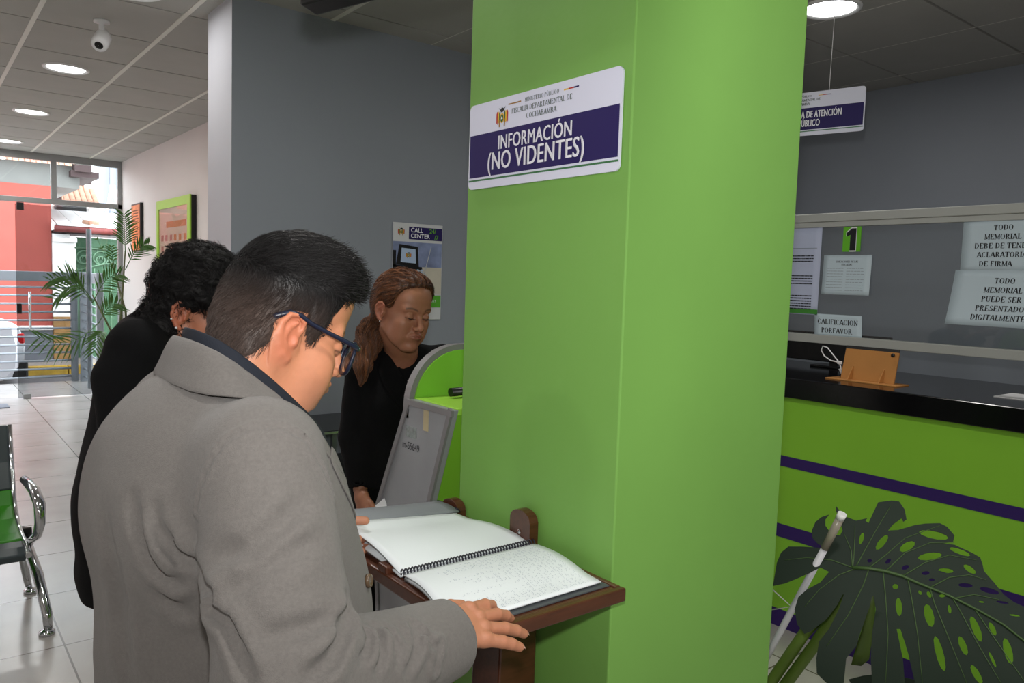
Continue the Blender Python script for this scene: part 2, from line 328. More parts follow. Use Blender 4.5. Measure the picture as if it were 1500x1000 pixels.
def office_sign(t, W, Hh, fn, lines, sx0=0, header=True, back=.004):
    mb = MB(); mb.prism(rrect(W, Hh), fn, -back); mb.build('board', M_board, t)
    top = Hh*.5-Hh*.36; bot = -Hh*.5+Hh*.135
    MB().add([fn(u, v, .0004) for u, v in ((-W/2+.004, bot), (W/2-.004, bot), (W/2-.004, top), (-W/2+.004, top))], [(0, 1, 2, 3)]).build('purple_band', M_purple, t)
    MB().add([fn(u, v, .0004) for u, v in ((-W/2+.002, bot-Hh*.045), (W/2-.002, bot-Hh*.045), (W/2-.002, bot-Hh*.025), (-W/2+.002, bot-Hh*.025))], [(0, 1, 2, 3)]).build('green_line', M_gline, t)
    f2 = lambda u, v, w_: fn(u, v, .0009+w_)
    mb = MB()
    for s_, txt, x, y, kx in lines:
        for dx in (-.022, 0, .022): put_text(mb, txt, s_*Hh, lambda u, v, w_: f2(u, v, w_+.0001*(dx > 0)), (x*W)+dx*s_*Hh, y*Hh, space=1.04, sx=kx)
    mb.build('lettering', M_text, t)
    mb = MB(); serif(mb, 'MINISTERIO PÚBLICO', .046*Hh, f2, .03*W, .388*Hh, sx=.95)
    serif(mb, 'FISCALÍA DEPARTAMENTAL DE', .056*Hh, f2, .03*W, .295*Hh, sx=.95); serif(mb, 'COCHABAMBA', .058*Hh, f2, .03*W, .205*Hh, sx=1)
    mb.build('header_lettering', M_dtext, t)
    mb = MB()
    def bar(x0, x1, m): mb.mi = m; mb.add([fn(u*W, v*Hh, .0006) for u, v in ((x0, .4), (x1, .4), (x1, .415), (x0, .415))], [(0, 1, 2, 3)])
    bar(-.20, -.11, 3); bar(.17, .2, 1); bar(.2, .23, 0); bar(.23, .26, 4)
    mb.build('header_rules', [M_red, M_yel, M_dgreen, M_goldp, M_purple], t)
    emblem(lambda u, v, w_: fn(u, v, w_), -.245*W, .285*Hh, Hh*.115, t)
# on the column: face x = .996 facing -x; reading direction = -y
t = thing('information_sign', 'white and purple sign reading INFORMACIÓN (NO VIDENTES) on the green column', 'sign', (.99, 1.2, 1.75))
office_sign(t, .464, .182, lambda u, v, w_: Vector((.990-w_, 1.203-u, 1.842+v)), [(.225, 'INFORMACIÓN', -.02, -.075, .80), (.29, '(NO VIDENTES)', -.02, -.30, .80)]); reloc(t)
# hanging sign by the counter
sd = Vector((.25, -.968, 0)).normalized(); sn = Vector((-.968, -.25, 0)).normalized()
E1 = Vector((2.95, 1.58, 2.268)); SW = .54; cs = E1-sd*SW/2
t = thing('hanging_sign', 'white and purple PLATAFORMA DE ATENCIÓN AL PÚBLICO sign hung above the service counter', 'sign', (cs.x, cs.y, 2.18))
office_sign(t, SW, .172, lambda u, v, w_: cs+sd*u+Vector((0, 0, v))+sn*w_, [(.225, 'PLATAFORMA DE ATENCIÓN', .09, -.09, .52), (.225, 'AL PÚBLICO', .085, -.29, .52)])
mb = MB()
for u in (.132, -.132): p = cs+sd*u; mb.tube([(p.x, p.y, 2.35), (p.x+.01, p.y, CH)], .0012, 6)
mb.build('hanging_wire', M_white, t); reloc(t)
# ---------------------------------------------------------------- wall pictures in the corridor
t = thing('framed_notice', 'narrow orange framed notice hanging above the palm', 'picture', (2.12, 9.7, 1.76))
MB().box((2.085, 9.49, 1.76), (2.118, 9.92, 2.31)).build('frame', M_black, t, bevel=.003)
m_or = mat('orange poster', (236, 140, 84), .4, var=.25, vscale=14)
MB().box((2.082, 9.51, 1.78), (2.086, 9.90, 2.29)).build('poster', m_or, t)
mb = MB(); rnd = random.Random(3)
for i in range(14):
    z = 2.22-.03*i; mb.box((2.081, 9.56+rnd.random()*.05, z), (2.082, 9.84-rnd.random()*.06, z+.012))
mb.build('printed_lines', mat('brown print', (120, 66, 40), .6), t); reloc(t)
t = thing('framed_chart', 'large lime-framed flow chart on the pale corridor wall', 'picture', (2.12, 8.05, 1.2))
def fr(x0, x1, y0, y1, z0, z1, w_): 
    m_ = MB()
    m_.box((x0, y0, z0), (x1, y1, z0+w_)); m_.box((x0, y0, z1-w_), (x1, y1, z1)); m_.box((x0, y0, z0+w_), (x1, y0+w_, z1-w_)); m_.box((x0, y1-w_, z0+w_), (x1, y1, z1-w_)); return m_
fr(2.058, 2.072, 7.46, 8.66, 1.15, 2.26, .085).build('frame', mat('lime frame paint', (158, 208, 62), .4), t)
MB().box((2.072, 7.462, 1.152), (2.118, 8.658, 2.258)).build('frame_side', mat('dark frame edge', (22, 18, 20), .5), t)
MB().box((2.067, 7.54, 1.23), (2.071, 8.58, 2.18)).build('chart_sheet', mat('pink chart paper', (238, 198, 184), .5), t)
mb = MB(); rnd = random.Random(5)
mb.box((2.065, 7.62, 1.98), (2.067, 8.3, 2.04)); mb.mi = 1
for i in range(6):
    for j in range(6):
        if rnd.random() < .75:
            y = 7.6+.16*i+rnd.random()*.03; z = 1.3+.11*j; mb.mi = rnd.choice((0, 1, 1)); mb.box((2.065, y, z), (2.067, y+.08, z+.06))
mb.build('chart_boxes', [mat('orange print', (232, 132, 84), .5), mat('rose print', (206, 120, 118), .5)], t)
MB().box((2.060, 7.54, 1.23), (2.062, 8.58, 2.18)).build('glazing', G_clear, t); reloc(t)
# call center poster on the grey wall
t = thing('call_center_poster', 'tall white and purple CALL CENTER poster on the grey wall behind the brown-haired woman', 'poster', (2.3, 3.82, 1.3))
pf = lambda u, v, w_: Vector((2.138+u, 3.826-w_, 1.318+v))
MB().prism([(0, 0), (.326, 0), (.326, .545), (0, .545)], pf, .006).build('sheet', mat('poster paper', (206, 208, 212), .4), t, bevel=.002)
def pr(name, rects, m): 
    mb = MB()
    for (x0, y0, x1, y1) in rects: mb.add([pf(a, b, .0068) for a, b in ((x0, y0), (x1, y0), (x1, y1), (x0, y1))], [(0, 1, 2, 3)])
    return mb.build(name, m, t)
pr('purple_block', [(.1, .455, .322, .525)], M_purple)
pr('green_block', [(.0, .07, .322, .14)], mat('green print', (88, 168, 50), .5))
pr('photo_background', [(0, .3, .322, .44)], mat('soft blue photo print', (128, 140, 176), .4, var=.35, vscale=12))
pr('photo_table', [(0, .145, .322, .3)], mat('cream photo print', (198, 192, 178), .4, var=.08, vscale=9))
mb = MB(); F3 = lambda z: (lambda u, v, w_: pf(u, v, z+w_))
def pq(mb, P, z): mb.add([pf(a, b, z) for a, b in P], [list(range(len(P)))])
pq(mb, [(.02, .31), (.17, .30), (.16, .415), (.04, .425)], .0072); pq(mb, [(0, .25), (.2, .25), (.19, .30), (0, .31)], .0072); pq(mb, [(0, .3), (.02, .3), (.02, .39), (0, .39)], .0072)
mb.build('laptop_picture', M_black, t)
mb = MB(); pq(mb, [(.05, .325), (.15, .32), (.145, .4), (.055, .405)], .0076)
for i in range(6): pq(mb, [(.04+.028*i, .262), (.055+.028*i, .26), (.06+.028*i, .285), (.045+.028*i, .287)], .0076)
mb.build('screen_picture', mat('pale blue print', (176, 196, 226), .4), t)
mb = MB(); mb.tube([pf(.2, .24, .007), pf(.25, .42, .007)], .0025, 5); mb.tube([pf(.16+.06*math.cos(a/8), .25+.03*math.sin(a/8), .007) for a in range(0, 51, 4)], .003, 5)
mb.build('headset_picture', mat('silver print', (190, 194, 200), .3), t)
mb = MB(); put_text(mb, 'CALL', .034, F3(.0075), .112, .496, bold=.0005, align='LEFT'); put_text(mb, 'CENTER', .034, F3(.0075), .112, .464, bold=.0005, align='LEFT')
put_text(mb, '717', .02, F3(.0075), .26, .1, align='LEFT'); mb.build('lettering', M_text, t)
mb = MB(); put_text(mb, '24/', .034, F3(.0075), .235, .496, align='LEFT', bold=.0008); put_text(mb, '/7', .034, F3(.0075), .27, .462, align='LEFT', bold=.0008); mb.build('green_lettering', mat('green ink', (92, 160, 40), .5), t)
emblem(lambda u, v, w_: pf(u, v, .007+w_), .05, .495, .022, t); emblem(lambda u, v, w_: pf(u, v, .0078+w_), .1, .365, .018, t)
reloc(t)
# ================================================================ the street behind the glass front
M_asph = mat('worn asphalt', (84, 82, 84), .85, var=.12, vscale=6, bump=.5, bscale=90)
M_conc = mat('pale concrete pavement', (130, 122, 116), .85, var=.08, vscale=5, bump=.3, bscale=60)
M_salmon = mat('salmon wall render', (158, 74, 64), .75, var=.05, vscale=4, bump=.3, bscale=40)
M_stone = mat('ochre stone courses', (150, 112, 66), .8, var=.3, vscale=9, bump=.6, bscale=30, stretch=(1, 1, 4))
M_steel = mat('grey fence steel', (146, 152, 158), .4, metal=.3)
M_wwash = mat('white washed masonry', (240, 238, 234), .7, var=.03, vscale=6, bump=.4, bscale=30)
M_terra = mat('terracotta roof tile', (172, 128, 108), .8, var=.25, vscale=7, bump=.4, bscale=50)
M_gate = mat('green gate paint', (52, 92, 62), .5); M_gate2 = mat('pale green ironwork', (92, 124, 98), .5)
M_gwall = mat('grey wall base', (104, 106, 112), .8, var=.05, vscale=5)
M_wood = mat('dark weathered beam', (60, 44, 44), .8)
struct(MB().box((-30, 12.02, -.4), (30, 14.0, -.13)).build('street', M_asph))
struct(MB().box((-30, 14.0, -.4), (30, 15.2, 0)).build('pavement', M_conc))
cbm = MB()
x = -12.0
while x < 16: cbm.box((x, 13.9, -.2), (x+.985, 14.06, .004)); x += 1
struct(cbm.build('kerb', mat('worn yellow kerb paint', (176, 140, 44), .7, var=.18, vscale=14), bevel=.01))
# salmon building
t = thing('salmon_building', 'salmon pink street building with a grey base and tiled eaves seen through the glass door', 'building', (-2, 15.05, 0))
MB().box((-9, 15.05, .5), (1.93, 17.5, 2.9)).build('wall', M_salmon, t)
MB().box((-9, 15.07, 2.9), (2.36, 17.5, 3.27)).build('upper_wall', mat('pale grey render', (112, 111, 108), .8, var=.05), t)
MB().box((-9, 15.0, 0), (1.93, 17.5, .5)).build('wall_base', M_gwall, t)
MB().box((-9, 14.96, .5), (1.93, 15.06, .57)).build('base_ledge', M_wwash, t, bevel=.01)
mb = MB()
for i in range(60):
    x = 2.36-.19*i
    P = [(x+.095*math.cos(R(a)), 3.27+.095*math.sin(R(a))) for a in range(0, 181, 30)]+[(x+.07*math.cos(R(a)), 3.27+.07*math.sin(R(a))) for a in range(180, -1, -30)]
    mb.add([(u, 14.82, v) for u, v in P]+[(u, 17.5, v+.5) for u, v in P], [list(range(14))[::-1]]+[(k, (k+1) % 14, 14+(k+1) % 14, 14+k) for k in range(14)])
mb.build('roof_tiles', M_terra, t)
mb = MB().box((2.2, 14.85, 3.08), (2.62, 16.4, 3.18)); mb.box((2.25, 14.8, 3.16), (2.5, 15.1, 3.42)); mb.build('eaves_end', M_wood, t); reloc(t)
t = thing('stone_pier', 'ochre stone-faced base with a white washed pier above it', 'pier', (2.08, 15.0, 0))
MB().box((1.935, 14.98, .0), (2.28, 15.4, .72)).build('stone_base', M_stone, t, bevel=.01)
mb = MB().box((1.935, 15.0, .72), (2.26, 15.4, 1.98)); mb.box((1.935, 14.96, 1.98), (2.3, 15.4, 2.06)); mb.box((1.94, 15.02, 2.06), (2.2, 15.4, 2.12)); mb.build('white_pier', M_wwash, t, bevel=.008); reloc(t)
t = thing('courtyard_gate', 'green metal gate with pale scrollwork between pier and roof', 'gate', (3.1, 15.1, 0))
MB().box((2.31, 15.14, 0), (5.2, 15.18, 2.08)).build('gate_panel', M_gate, t)
mb = MB()
for i in range(9):
    cx = 2.42+.26*i
    for s in (-1, 1): mb.tube([(cx+s*(.02+.1*k/12)*math.cos(k*.55), 15.1, 1.72+(.02+.1*k/12)*math.sin(k*.55)) for k in range(0, 16)], .011, 5)
mb.tube([(2.28+i*.2, 15.1, 1.5+.16*math.sin(i*.45)) for i in range(14)], .014, 6); mb.tube([(2.28, 15.1, 1.9), (5.1, 15.1, 1.9)], .014, 6)
for i in range(22): mb.tube([(2.32+.13*i, 15.1, .15), (2.32+.13*i, 15.1, 1.55)], .01, 5)
mb.build('scrollwork', M_gate2, t); reloc(t)
t = thing('gate_canopy', 'dark red gutter and shadowy eave above the green gate', 'canopy', (3.4, 15.0, 2.1))
MB().tube([(1.96, 14.9, 2.2), (5.4, 14.9, 2.2)], .055, 10).build('gutter', mat('dark red gutter paint', (128, 60, 58), .5), t)
MB().box((1.95, 14.95, 2.135), (5.4, 16.2, 2.175)).build('soffit', M_wood, t)
mb = MB()
for i in range(15):
    xx = 2.0+.24*i
    mb.add([(xx, 14.86, 2.27), (xx+.23, 14.86, 2.27), (xx+.23, 16.6, 2.62), (xx, 16.6, 2.62)], [(0, 1, 2, 3)])
mb.build('white_sheeting', M_wwash, t, solid=.02)
mb = MB()
for x0 in (2.38, 2.5, 2.98, 3.1, 3.22, 3.35): mb.tube([(x0, 14.92, 2.34), (x0+.13, 14.95, 2.33)], .035, 8)
mb.build('loose_tile', M_terra, t); reloc(t)
t = thing('far_house', 'distant house with a steep terracotta roof and white dormer', 'house', (3.1, 19, 0))
MB().box((1.5, 19, 0), (3.35, 20.8, 2.9)).build('wall', M_wwash, t)
MB().box((2.5, 18.97, 2.66), (3.1, 19.0, 2.9)).build('dark_opening', M_black, t)
mb = MB()
for i in range(17): 
    xx = 1.5+.11*i; mb.tube([(xx, 18.8, 2.95), (xx+.0, 20.9, 4.25)], .06, 8)
mb.build('roof', M_terra, t)
MB().box((3.12, 19.3, 3.15), (3.3, 19.7, 3.7)).build('chimney', M_wwash, t, bevel=.01); reloc(t)
t = thing('corrugated_tower', 'tall grey corrugated metal shed wall at the right of the view outside', 'building', (4.6, 21.5, 0))
mb = MB()
for i in range(26): mb.box((3.82+.08*i, 21.2+.02*(i % 2), 0), (3.9+.08*i, 22, 6.5))
mb.build('cladding', mat('grey corrugated metal', (126, 130, 140), .5, metal=.3), t); reloc(t)
t = thing('flat_roof_shed', 'low flat roofed shed carrying the white ladder outside', 'shed', (3.7, 18.9, 0))
MB().box((3.41, 18.6, 0), (3.95, 19.2, 2.62)).build('wall', M_wwash, t); MB().box((3.38, 18.55, 2.62), (3.97, 19.25, 2.7)).build('roof', M_wood, t); reloc(t)
t = thing('ladder', 'white A-shaped ladder standing on the roof outside', 'ladder', (3.58, 18.8, 2.7))
for s in (-1, 1): MB().tube([(3.58+s*.02, 18.8, 3.38), (3.58+s*.12, 18.8, 2.7)], .03, 8).build('rail', M_wwash, t)
MB().tube([(3.49, 18.8, 2.98), (3.67, 18.8, 2.98)], .015, 8).build('rung', M_wwash, t); reloc(t)
t = thing('timber_post', 'dark timber post and beam of the roof frame outside', 'post', (2.45, 17.8, 0))
MB().box((2.36, 17.7, 0), (2.46, 17.8, 3.4)).build('upright', M_wood, t); MB().box((2.25, 17.65, 3.24), (2.98, 17.75, 3.34)).build('beam', M_wood, t); reloc(t)
# fence
def fence(name, label, A, B, posts):
    t = thing(name, label, 'fence', (*A, 0), 'grey bar fences around the entrance porch')
    A = Vector((*A, 0)); B = Vector((*B, 0)); d = (B-A).normalized()
    for i in range(12):
        z = .07+.11*i
        MB().tube([A+Vector((0, 0, z)), B+Vector((0, 0, z))], .0135, 8).build('bar', M_steel, t)
    n = Vector((-d.y, d.x, 0))*.035
    m_ = MB(); m_.prism([(0, 1.36), ((B-A).length, 1.36), ((B-A).length, 1.49), (0, 1.49)], lambda u, v, w_: A+d*u+Vector((0, 0, v))-n+n*2*w_, 1); m_.build('top_rail', M_steel, t, bevel=.004)
    for s in posts:
        p = A+d*s; MB().box((p.x-.04, p.y-.035, 0), (p.x+.04, p.y+.035, 1.5)).build('post', M_steel, t, bevel=.004)
    reloc(t)
fence('entrance_fence', 'grey steel bar fence parallel to the street kerb', (-3.2, 12.03), (1.84, 12.03), (.02, 1.7, 3.35, 5.0))
fence('entrance_fence', 'grey steel bar fence running back from the corner post to the building', (1.9, 12.0), (1.9, 10.75), (.06, 1.2))
t = thing('glazing_post', 'slim pale grey post rising above the bar fence outside', 'post', (1.85, 11.2, 0)); MB().box((1.825, 11.18, 0), (1.88, 11.24, 2.05)).build('upright', M_steel, t, bevel=.004); reloc(t)
# parked car: rear quarter
M_car = mat('silver car paint', (206, 206, 210), .25, metal=.4, coat=.6)
t = thing('parked_car', 'silver hatchback parked at the kerb outside the door, its rear in view', 'car', (-.9, 13.1, -.13))
prof = [(-3.0, .18), (-3.0, .62), (-2.75, .78), (-1.9, .86), (-1.35, 1.27), (-.6, 1.36), (.45, 1.33), (.95, .98), (1.2, .86), (1.26, .6), (1.24, .32), (1.1, .16)]
rows = []
for y, k, kz in ((12.32, .94, 0), (12.36, 1, 0), (12.5, 1, 1), (13.0, 1.0, 1.06), (13.5, 1, 1), (13.68, 1, 0), (13.72, .94, 0)):
    rows.append([Vector(((a+.9)*k-.9, y, (min(b, .84)+(max(b, .84)-.84)*kz)-.13)) for a, b in prof])
mb = MB().grid(rows, True); n_ = len(prof); mb.f.append(list(range(n_))); mb.m.append(0); mb.sm.append(False); mb.f.append([6*n_+i for i in range(n_)][::-1]); mb.m.append(0); mb.sm.append(False)
mb.f += [[i*n_, (i+1)*n_, (i+1)*n_+n_-1, i*n_+n_-1] for i in range(6)]; mb.m += [0]*6; mb.sm += [False]*6
mb.build('body', M_car, t, bevel=.02)
MB().add([(.52, 12.6, 1.2), (.93, 12.55, .9), (.93, 13.45, .9), (.52, 13.4, 1.2)], [(0, 1, 2, 3)]).build('rear_window', mat('car glass', (30, 34, 40), .08), t, solid=.01, off=0)
for y in (12.34, 13.5): MB().box((1.08, y, .5), (1.25, y+.2, .64)).build('tail_light', mat('red lamp plastic', (214, 30, 34), .25), t, bevel=.02)
MB().box((1.1, 12.34, .02), (1.29, 13.7, .26)).build('bumper', M_black, t, bevel=.03)
MB().box((1.24, 12.8, .42), (1.27, 13.25, .53)).build('number_plate', M_white, t, bevel=.004)
for x, y in ((.65, 12.32), (.65, 13.52), (-2.3, 12.32), (-2.3, 13.52)):
    MB().lathe([(.001, 0), (.19, 0), (.2, .02), (.29, .02), (.31, .05), (.31, .15), (.29, .18), (.001, .18)], 28, (x, y, .18), axis=(0, 1, 0)).build('wheel', M_black, t)
reloc(t)
t = thing('doormat', 'small grey doormat on the floor just inside the open doorway', 'mat', (.6, 10.1, 0))
MB().box((.3, 9.95, 0), (.86, 10.24, .012)).build('mat_pad', mat('grey mat', (120, 124, 134), .9, bump=.6, bscale=200), t, bevel=.003); reloc(t)
# palm
def palm():
    t = thing('potted_palm', 'tall thin potted palm standing by the pale corridor wall near the glass front', 'plant', (1.84, 9.0, 0))
    MB().lathe([(.001, 0), (.14, 0), (.2, .3), (.21, .32), (.19, .32), (.18, .28), (.001, .28)], 28, (1.84, 9.0, 0)).build('pot', mat('brown clay pot', (110, 74, 56), .7), t)
    rnd = random.Random(4); M_leaf = mat('palm leaf', (64, 104, 40), .5, var=.2, vscale=20); M_cane = mat('palm cane', (92, 96, 62), .6)
    g0 = Vector((1.84, 9.0, .28))
    # canes: base -> crown node, then fronds from nodes: (node, tip, droop, leaflet length, count)
    canes = [[(1.86, 8.95, .28), (1.84, 9.05, 1.1), (1.73, 9.15, 1.62)], [(1.82, 9.05, .28), (1.78, 9.0, 1.0), (1.82, 8.95, 1.75)], [(1.8, 8.98, .28), (1.72, 8.9, .8), (1.5, 8.9, 1.28)]]
    mb = MB()
    for c in canes: mb.tube([Vector(p) for p in c], [.016, .012, .007], 8)
    mb.build('cane', M_cane, t)
    fr_ = [((1.82, 8.95, 1.72), (1.80, 8.9, 2.12), .0, .16, 15), ((1.82, 8.95, 1.55), (2.02, 8.85, 1.82), .05, .13, 13), ((1.76, 9.1, 1.5), (1.6, 9.2, 1.86), .0, .04, 4),
           ((1.5, 8.9, 1.22), (1.12, 8.8, 1.42), .09, .17, 14), ((1.5, 8.9, 1.2), (1.16, 8.8, 1.24), .1, .18, 14), ((1.5, 8.9, 1.2), (1.72, 8.7, 1.5), .06, .17, 13),
           ((1.55, 8.85, 1.0), (1.02, 8.8, .86), -.08, .2, 10), ((1.55, 8.85, 1.0), (1.7, 8.7, 1.2), .04, .15, 12), ((1.6, 8.85, .9), (1.48, 8.7, .72), .05, .16, 10), ((1.7, 8.9, 1.6), (1.66, 8.8, 1.78), .0, .08, 6)]
    for a, b, dr_, ll, n in fr_:
        a, b = Vector(a), Vector(b); mb = MB(); P = []
        for k in range(9): u = k/8; P.append(a.lerp(b, u)+Vector((0, 0, dr_*math.sin(math.pi*u)*1.5)))
        mb.tube(P, [.005*(1-.7*k/8) for k in range(9)], 5)
        side = (b-a).normalized().cross(Vector((-.5, -.8, 0)).normalized()).normalized()
        for k in range(n):
            u = .22+.78*k/(n-1); i = min(int(u*8), 7); p = P[i].lerp(P[i+1], u*8-i); d = (P[i+1]-P[i]).normalized()
            L_ = ll*(.6+.6*math.sin(math.pi*(u*.8+.1)))*(.85+.3*rnd.random())
            for s in (-1, 1):
                dd = (side*s*.75+d*.75+Vector((0, 0, -.12+.1*rnd.random()))+Vector((rnd.uniform(-.1, .1), rnd.uniform(-.25, .25), 0))).normalized()
                wv = dd.cross(Vector((rnd.uniform(-.3, .3), -1, .3))).normalized()*.009
                q = [p-wv*.3, p+dd*L_*.4-wv, p+dd*L_+Vector((0, 0, -.25*L_*.5)), p+dd*L_*.4+wv, p+wv*.3]; mb.add(q, [(0, 1, 2, 3, 4)])
        mb.build('frond', M_leaf, t)
    reloc(t)
palm()
# ================================================================ service counter
XC = 3.15
t = thing('service_counter', 'lime green service counter front with purple stripes', 'counter', (XC, 1, 0))
MB().box((XC, -2.5, 0), (XC+.12, 3.8, 1.07)).build('front_panel', M_limec, t)
for z0, z1 in ((.748, .797), (.419, .480), (-.001, .082)): MB().box((XC-.003, -2.5, max(z0, 0)), (XC, 3.8, z1)).build('purple_stripe', mat('purple stripe paint', (44, 20, 92), .5), t)
reloc(t)
t = thing('worktop', 'glossy black worktop slab along the service counter', 'worktop', (XC, 1, 1.07))
MB().box((XC-.03, -2.5, 1.07), (3.95, 3.8, 1.16)).build('slab', mat('glossy black stone', (12, 12, 14), .14, bump=.05), t, bevel=.004); reloc(t)
XG = 3.40
M_frame = mat('pale grey window rail', (172, 174, 170), .45, metal=.15)
t = thing('glass_partition', 'framed glass screen standing on the service counter', 'screen', (XG, 1, 1.16))
MB().box((XG-.02, -2.5, 1.877), (XG+.02, 3.8, 1.916)).build('top_rail', M_frame, t, bevel=.003)
MB().box((XG-.012, -2.5, 1.852), (XG+.012, 3.8, 1.877)).build('inner_rail', M_frame, t, bevel=.002)
MB().box((XG-.022, -2.5, 1.309), (XG+.022, 3.8, 1.349)).build('bottom_rail', M_frame, t, bevel=.003)
MB().box((XG-.003, -2.5, 1.345), (XG+.003, 3.8, 1.88)).build('pane', glass_mat('screen glass', (.9, .92, .92)), t)
for y in (-2.46, -.6, 2.6, 3.76): MB().box((XG-.018, y-.02, 1.16), (XG+.018, y+.02, 1.916)).build('post', M_frame, t, bevel=.003)
reloc(t)
# papers taped to the glass (front face, reading direction -y)
M_paper = mat('pale blue-white paper', (196, 212, 222), .6); M_ink = mat('black ink', (18, 18, 26), .6); M_ginkk = mat('faint grey print', (120, 130, 140), .6)
def paper(label, y0, y1, z0, z1, name='paper_notice', curl=0, m=M_paper, skew=0, grp=None):
    """y0>y1 : left and right edges as read"""
    t = thing(name, label, 'notice', (XG-.006, (y0+y1)/2, z0), grp)
    W, Hh = y0-y1, z1-z0
    def fn(u, v, w_):   # u,v in metres from lower left
        a, b = u/W, v/Hh
        return Vector((XG-.0065-w_-curl*((1-b)*.7+.3*abs(a-.3))**2, y0-u-skew*(1-b), z0+v))
    mb = MB(); mb.grid([[fn(W*i/8, Hh*j/8, 0) for i in range(9)] for j in range(9)], True); mb.build('sheet', m, t, solid=.0008, off=0)
    return t, (lambda u, v, w_: fn(u, v, .0012+w_)), W, Hh
def lines(mb, fn, W, Hh, rows, x0, x1, th, seed=0, gap=0):
    r_ = random.Random(seed)
    for v in rows:
        x = x0
        while x < x1-.004:
            l = min(r_.uniform(.006, .02), x1-x); mb.add([fn(a, b, 0) for a, b in ((x, v), (x+l, v), (x+l, v+th), (x, v+th))], [(0, 1, 2, 3)]); x += l+gap+.002
t, f, W, Hh = paper('white sheet reading TODO MEMORIAL DEBE DE TENER ACLARATORIA DE FIRMA', 1.368, 1.07, 1.655, 1.858)
mb = MB()
for i, s in enumerate(('TODO', 'MEMORIAL', 'DEBE DE TENER', 'ACLARATORIA', 'DE FIRMA')): serif(mb, s, .021, f, W*.5-(.0, 0, 0, 0, .02)[i], Hh-.043-.0355*i)
mb.build('lettering', M_ink, t); reloc(t)
t, f, W, Hh = paper('large curling white sheet reading TODO MEMORIAL PUEDE SER PRESENTADO DIGITALMENTE', 1.385, 1.03, 1.435, 1.658, curl=.03, skew=-.02)
mb = MB()
for i, s in enumerate(('TODO', 'MEMORIAL', 'PUEDE SER', 'PRESENTADO', 'DIGITALMENTE')): serif(mb, s, .022, f, W*.535, Hh-.053-.0365*i)
mb.build('lettering', M_ink, t); reloc(t)
t, f, W, Hh = paper('small white slip reading CALIFICACION PORFAVOR', 1.998, 1.767, 1.348, 1.447, skew=.006)
mb = MB(); serif(mb, 'CALIFICACION', .0235, f, W*.5, Hh-.046); serif(mb, 'PORFAVOR', .0235, f, W*.48, Hh-.086); mb.build('lettering', M_ink, t); reloc(t)
t, f, W, Hh = paper('white sheet with a faint printed table, directly under the number 1', 1.968, 1.738, 1.54, 1.722, curl=.01)
mb = MB(); serif(mb, 'UBICACIONES DE LAS', .0085, f, W*.5, Hh-.034); serif(mb, 'FISCALIAS', .0085, f, W*.5, Hh-.048); mb.build('lettering', M_ink, t)
mb = MB(); lines(mb, f, W, Hh, [.02+.0125*i for i in range(9)], .02, .1, .0016, 3); lines(mb, f, W, Hh, [.02+.0125*i for i in range(9)], .115, .2, .0016, 4, .001); mb.build('printed_table', M_ginkk, t); reloc(t)
t, f, W, Hh = paper('tall white printed notice with a green foot, nearest the green column', 2.29, 1.985, 1.44, 1.862, m=mat('lilac-white paper', (186, 194, 220), .5))
mb = MB()
for k in range(3): lines(mb, f, W, Hh, [.295-.018-.095*k-.0125*i for i in range((3, 4, 6)[k])], .02, .27, .005, 10+k)
mb.build('printed_text', M_ink, t)
mb = MB(); mb.add([f(a, b, 0) for a, b in ((0, .315), (W-.02, .315), (W-.02, .317), (0, .317))], [(0, 1, 2, 3)]); mb.build('rule', M_ginkk, t)
mb = MB(); mb.add([f(a, b, 0) for a, b in ((0, .004), (W, .004), (W, .026), (0, .026))], [(0, 1, 2, 3)]); mb.build('green_foot', mat('green foot print', (62, 138, 46), .5), t); reloc(t)
# number plate 1
t = thing('number_plate', 'lime green plate with a large black number 1 on the glass screen', 'sign', (XG-.01, 1.84, 1.737))
MB().box((XG-.012, 1.794, 1.737), (XG-.006, 1.878, 1.85)).build('plate', mat('bright lime plate', (100, 186, 30), .35), t, bevel=.001)
one = [(.036, .006), (.064, .006), (.064, .105), (.042, .105), (.018, .086), (.018, .068), (.036, .076)]
def pf1(k, d): return [Vector((XG-.0125-d, 1.878-(.04+(a-.04)*k)*.98, 1.737+.055+(b-.055)*k)) for a, b in one]
mb = MB(); mb.add(pf1(1.12, 0), [list(range(7))]); mb.mi = 1; mb.add(pf1(1, .0006), [list(range(7))]); mb.build('numeral', [M_white, M_ink], t); reloc(t)
# tablet in a cardboard stand
M_card = mat('tan cardboard', (186, 128, 66), .7, var=.06, bump=.2)
t = thing('tablet_stand', 'tan cardboard tablet stand on the black worktop under the glass screen', 'stand', (3.32, 1.69, 1.16))
MB().box((3.27, 1.535, 1.16), (3.385, 1.855, 1.165)).build('base_card', M_card, t, bevel=.001)
rt = Matrix.Rotation(R(14), 3, 'Y')
MB().box((3.325, 1.572, 1.164), (3.333, 1.812, 1.302), rt, (3.33, 1.69, 1.165)).build('back_card', M_card, t, bevel=.001)
for y in (1.62, 1.76):
    MB().prism([(0, 0), (.05, 0), (.046, .06)], lambda u, v, w_, y=y: Vector((3.29+u, y+w_, 1.165+v)), .004).build('prop_card', M_card, t)
MB().lathe([(.001, 0), (.008, 0), (.008, -.004), (.001, -.004)], 16, (3.349, 1.594, 1.287), axis=(1, 0, -.2)).build('camera_hole', M_black, t); reloc(t)
t = thing('tablet', 'thin dark tablet held upright in the cardboard stand', 'tablet', (3.34, 1.69, 1.166))
MB().box((3.335, 1.578, 1.167), (3.343, 1.82, 1.318), rt, (3.33, 1.69, 1.165)).build('casing', M_black, t, bevel=.002); reloc(t)
t = thing('charging_cable', 'white looped charging cable at the left side of the tablet', 'cable', (3.33, 1.82, 1.17))
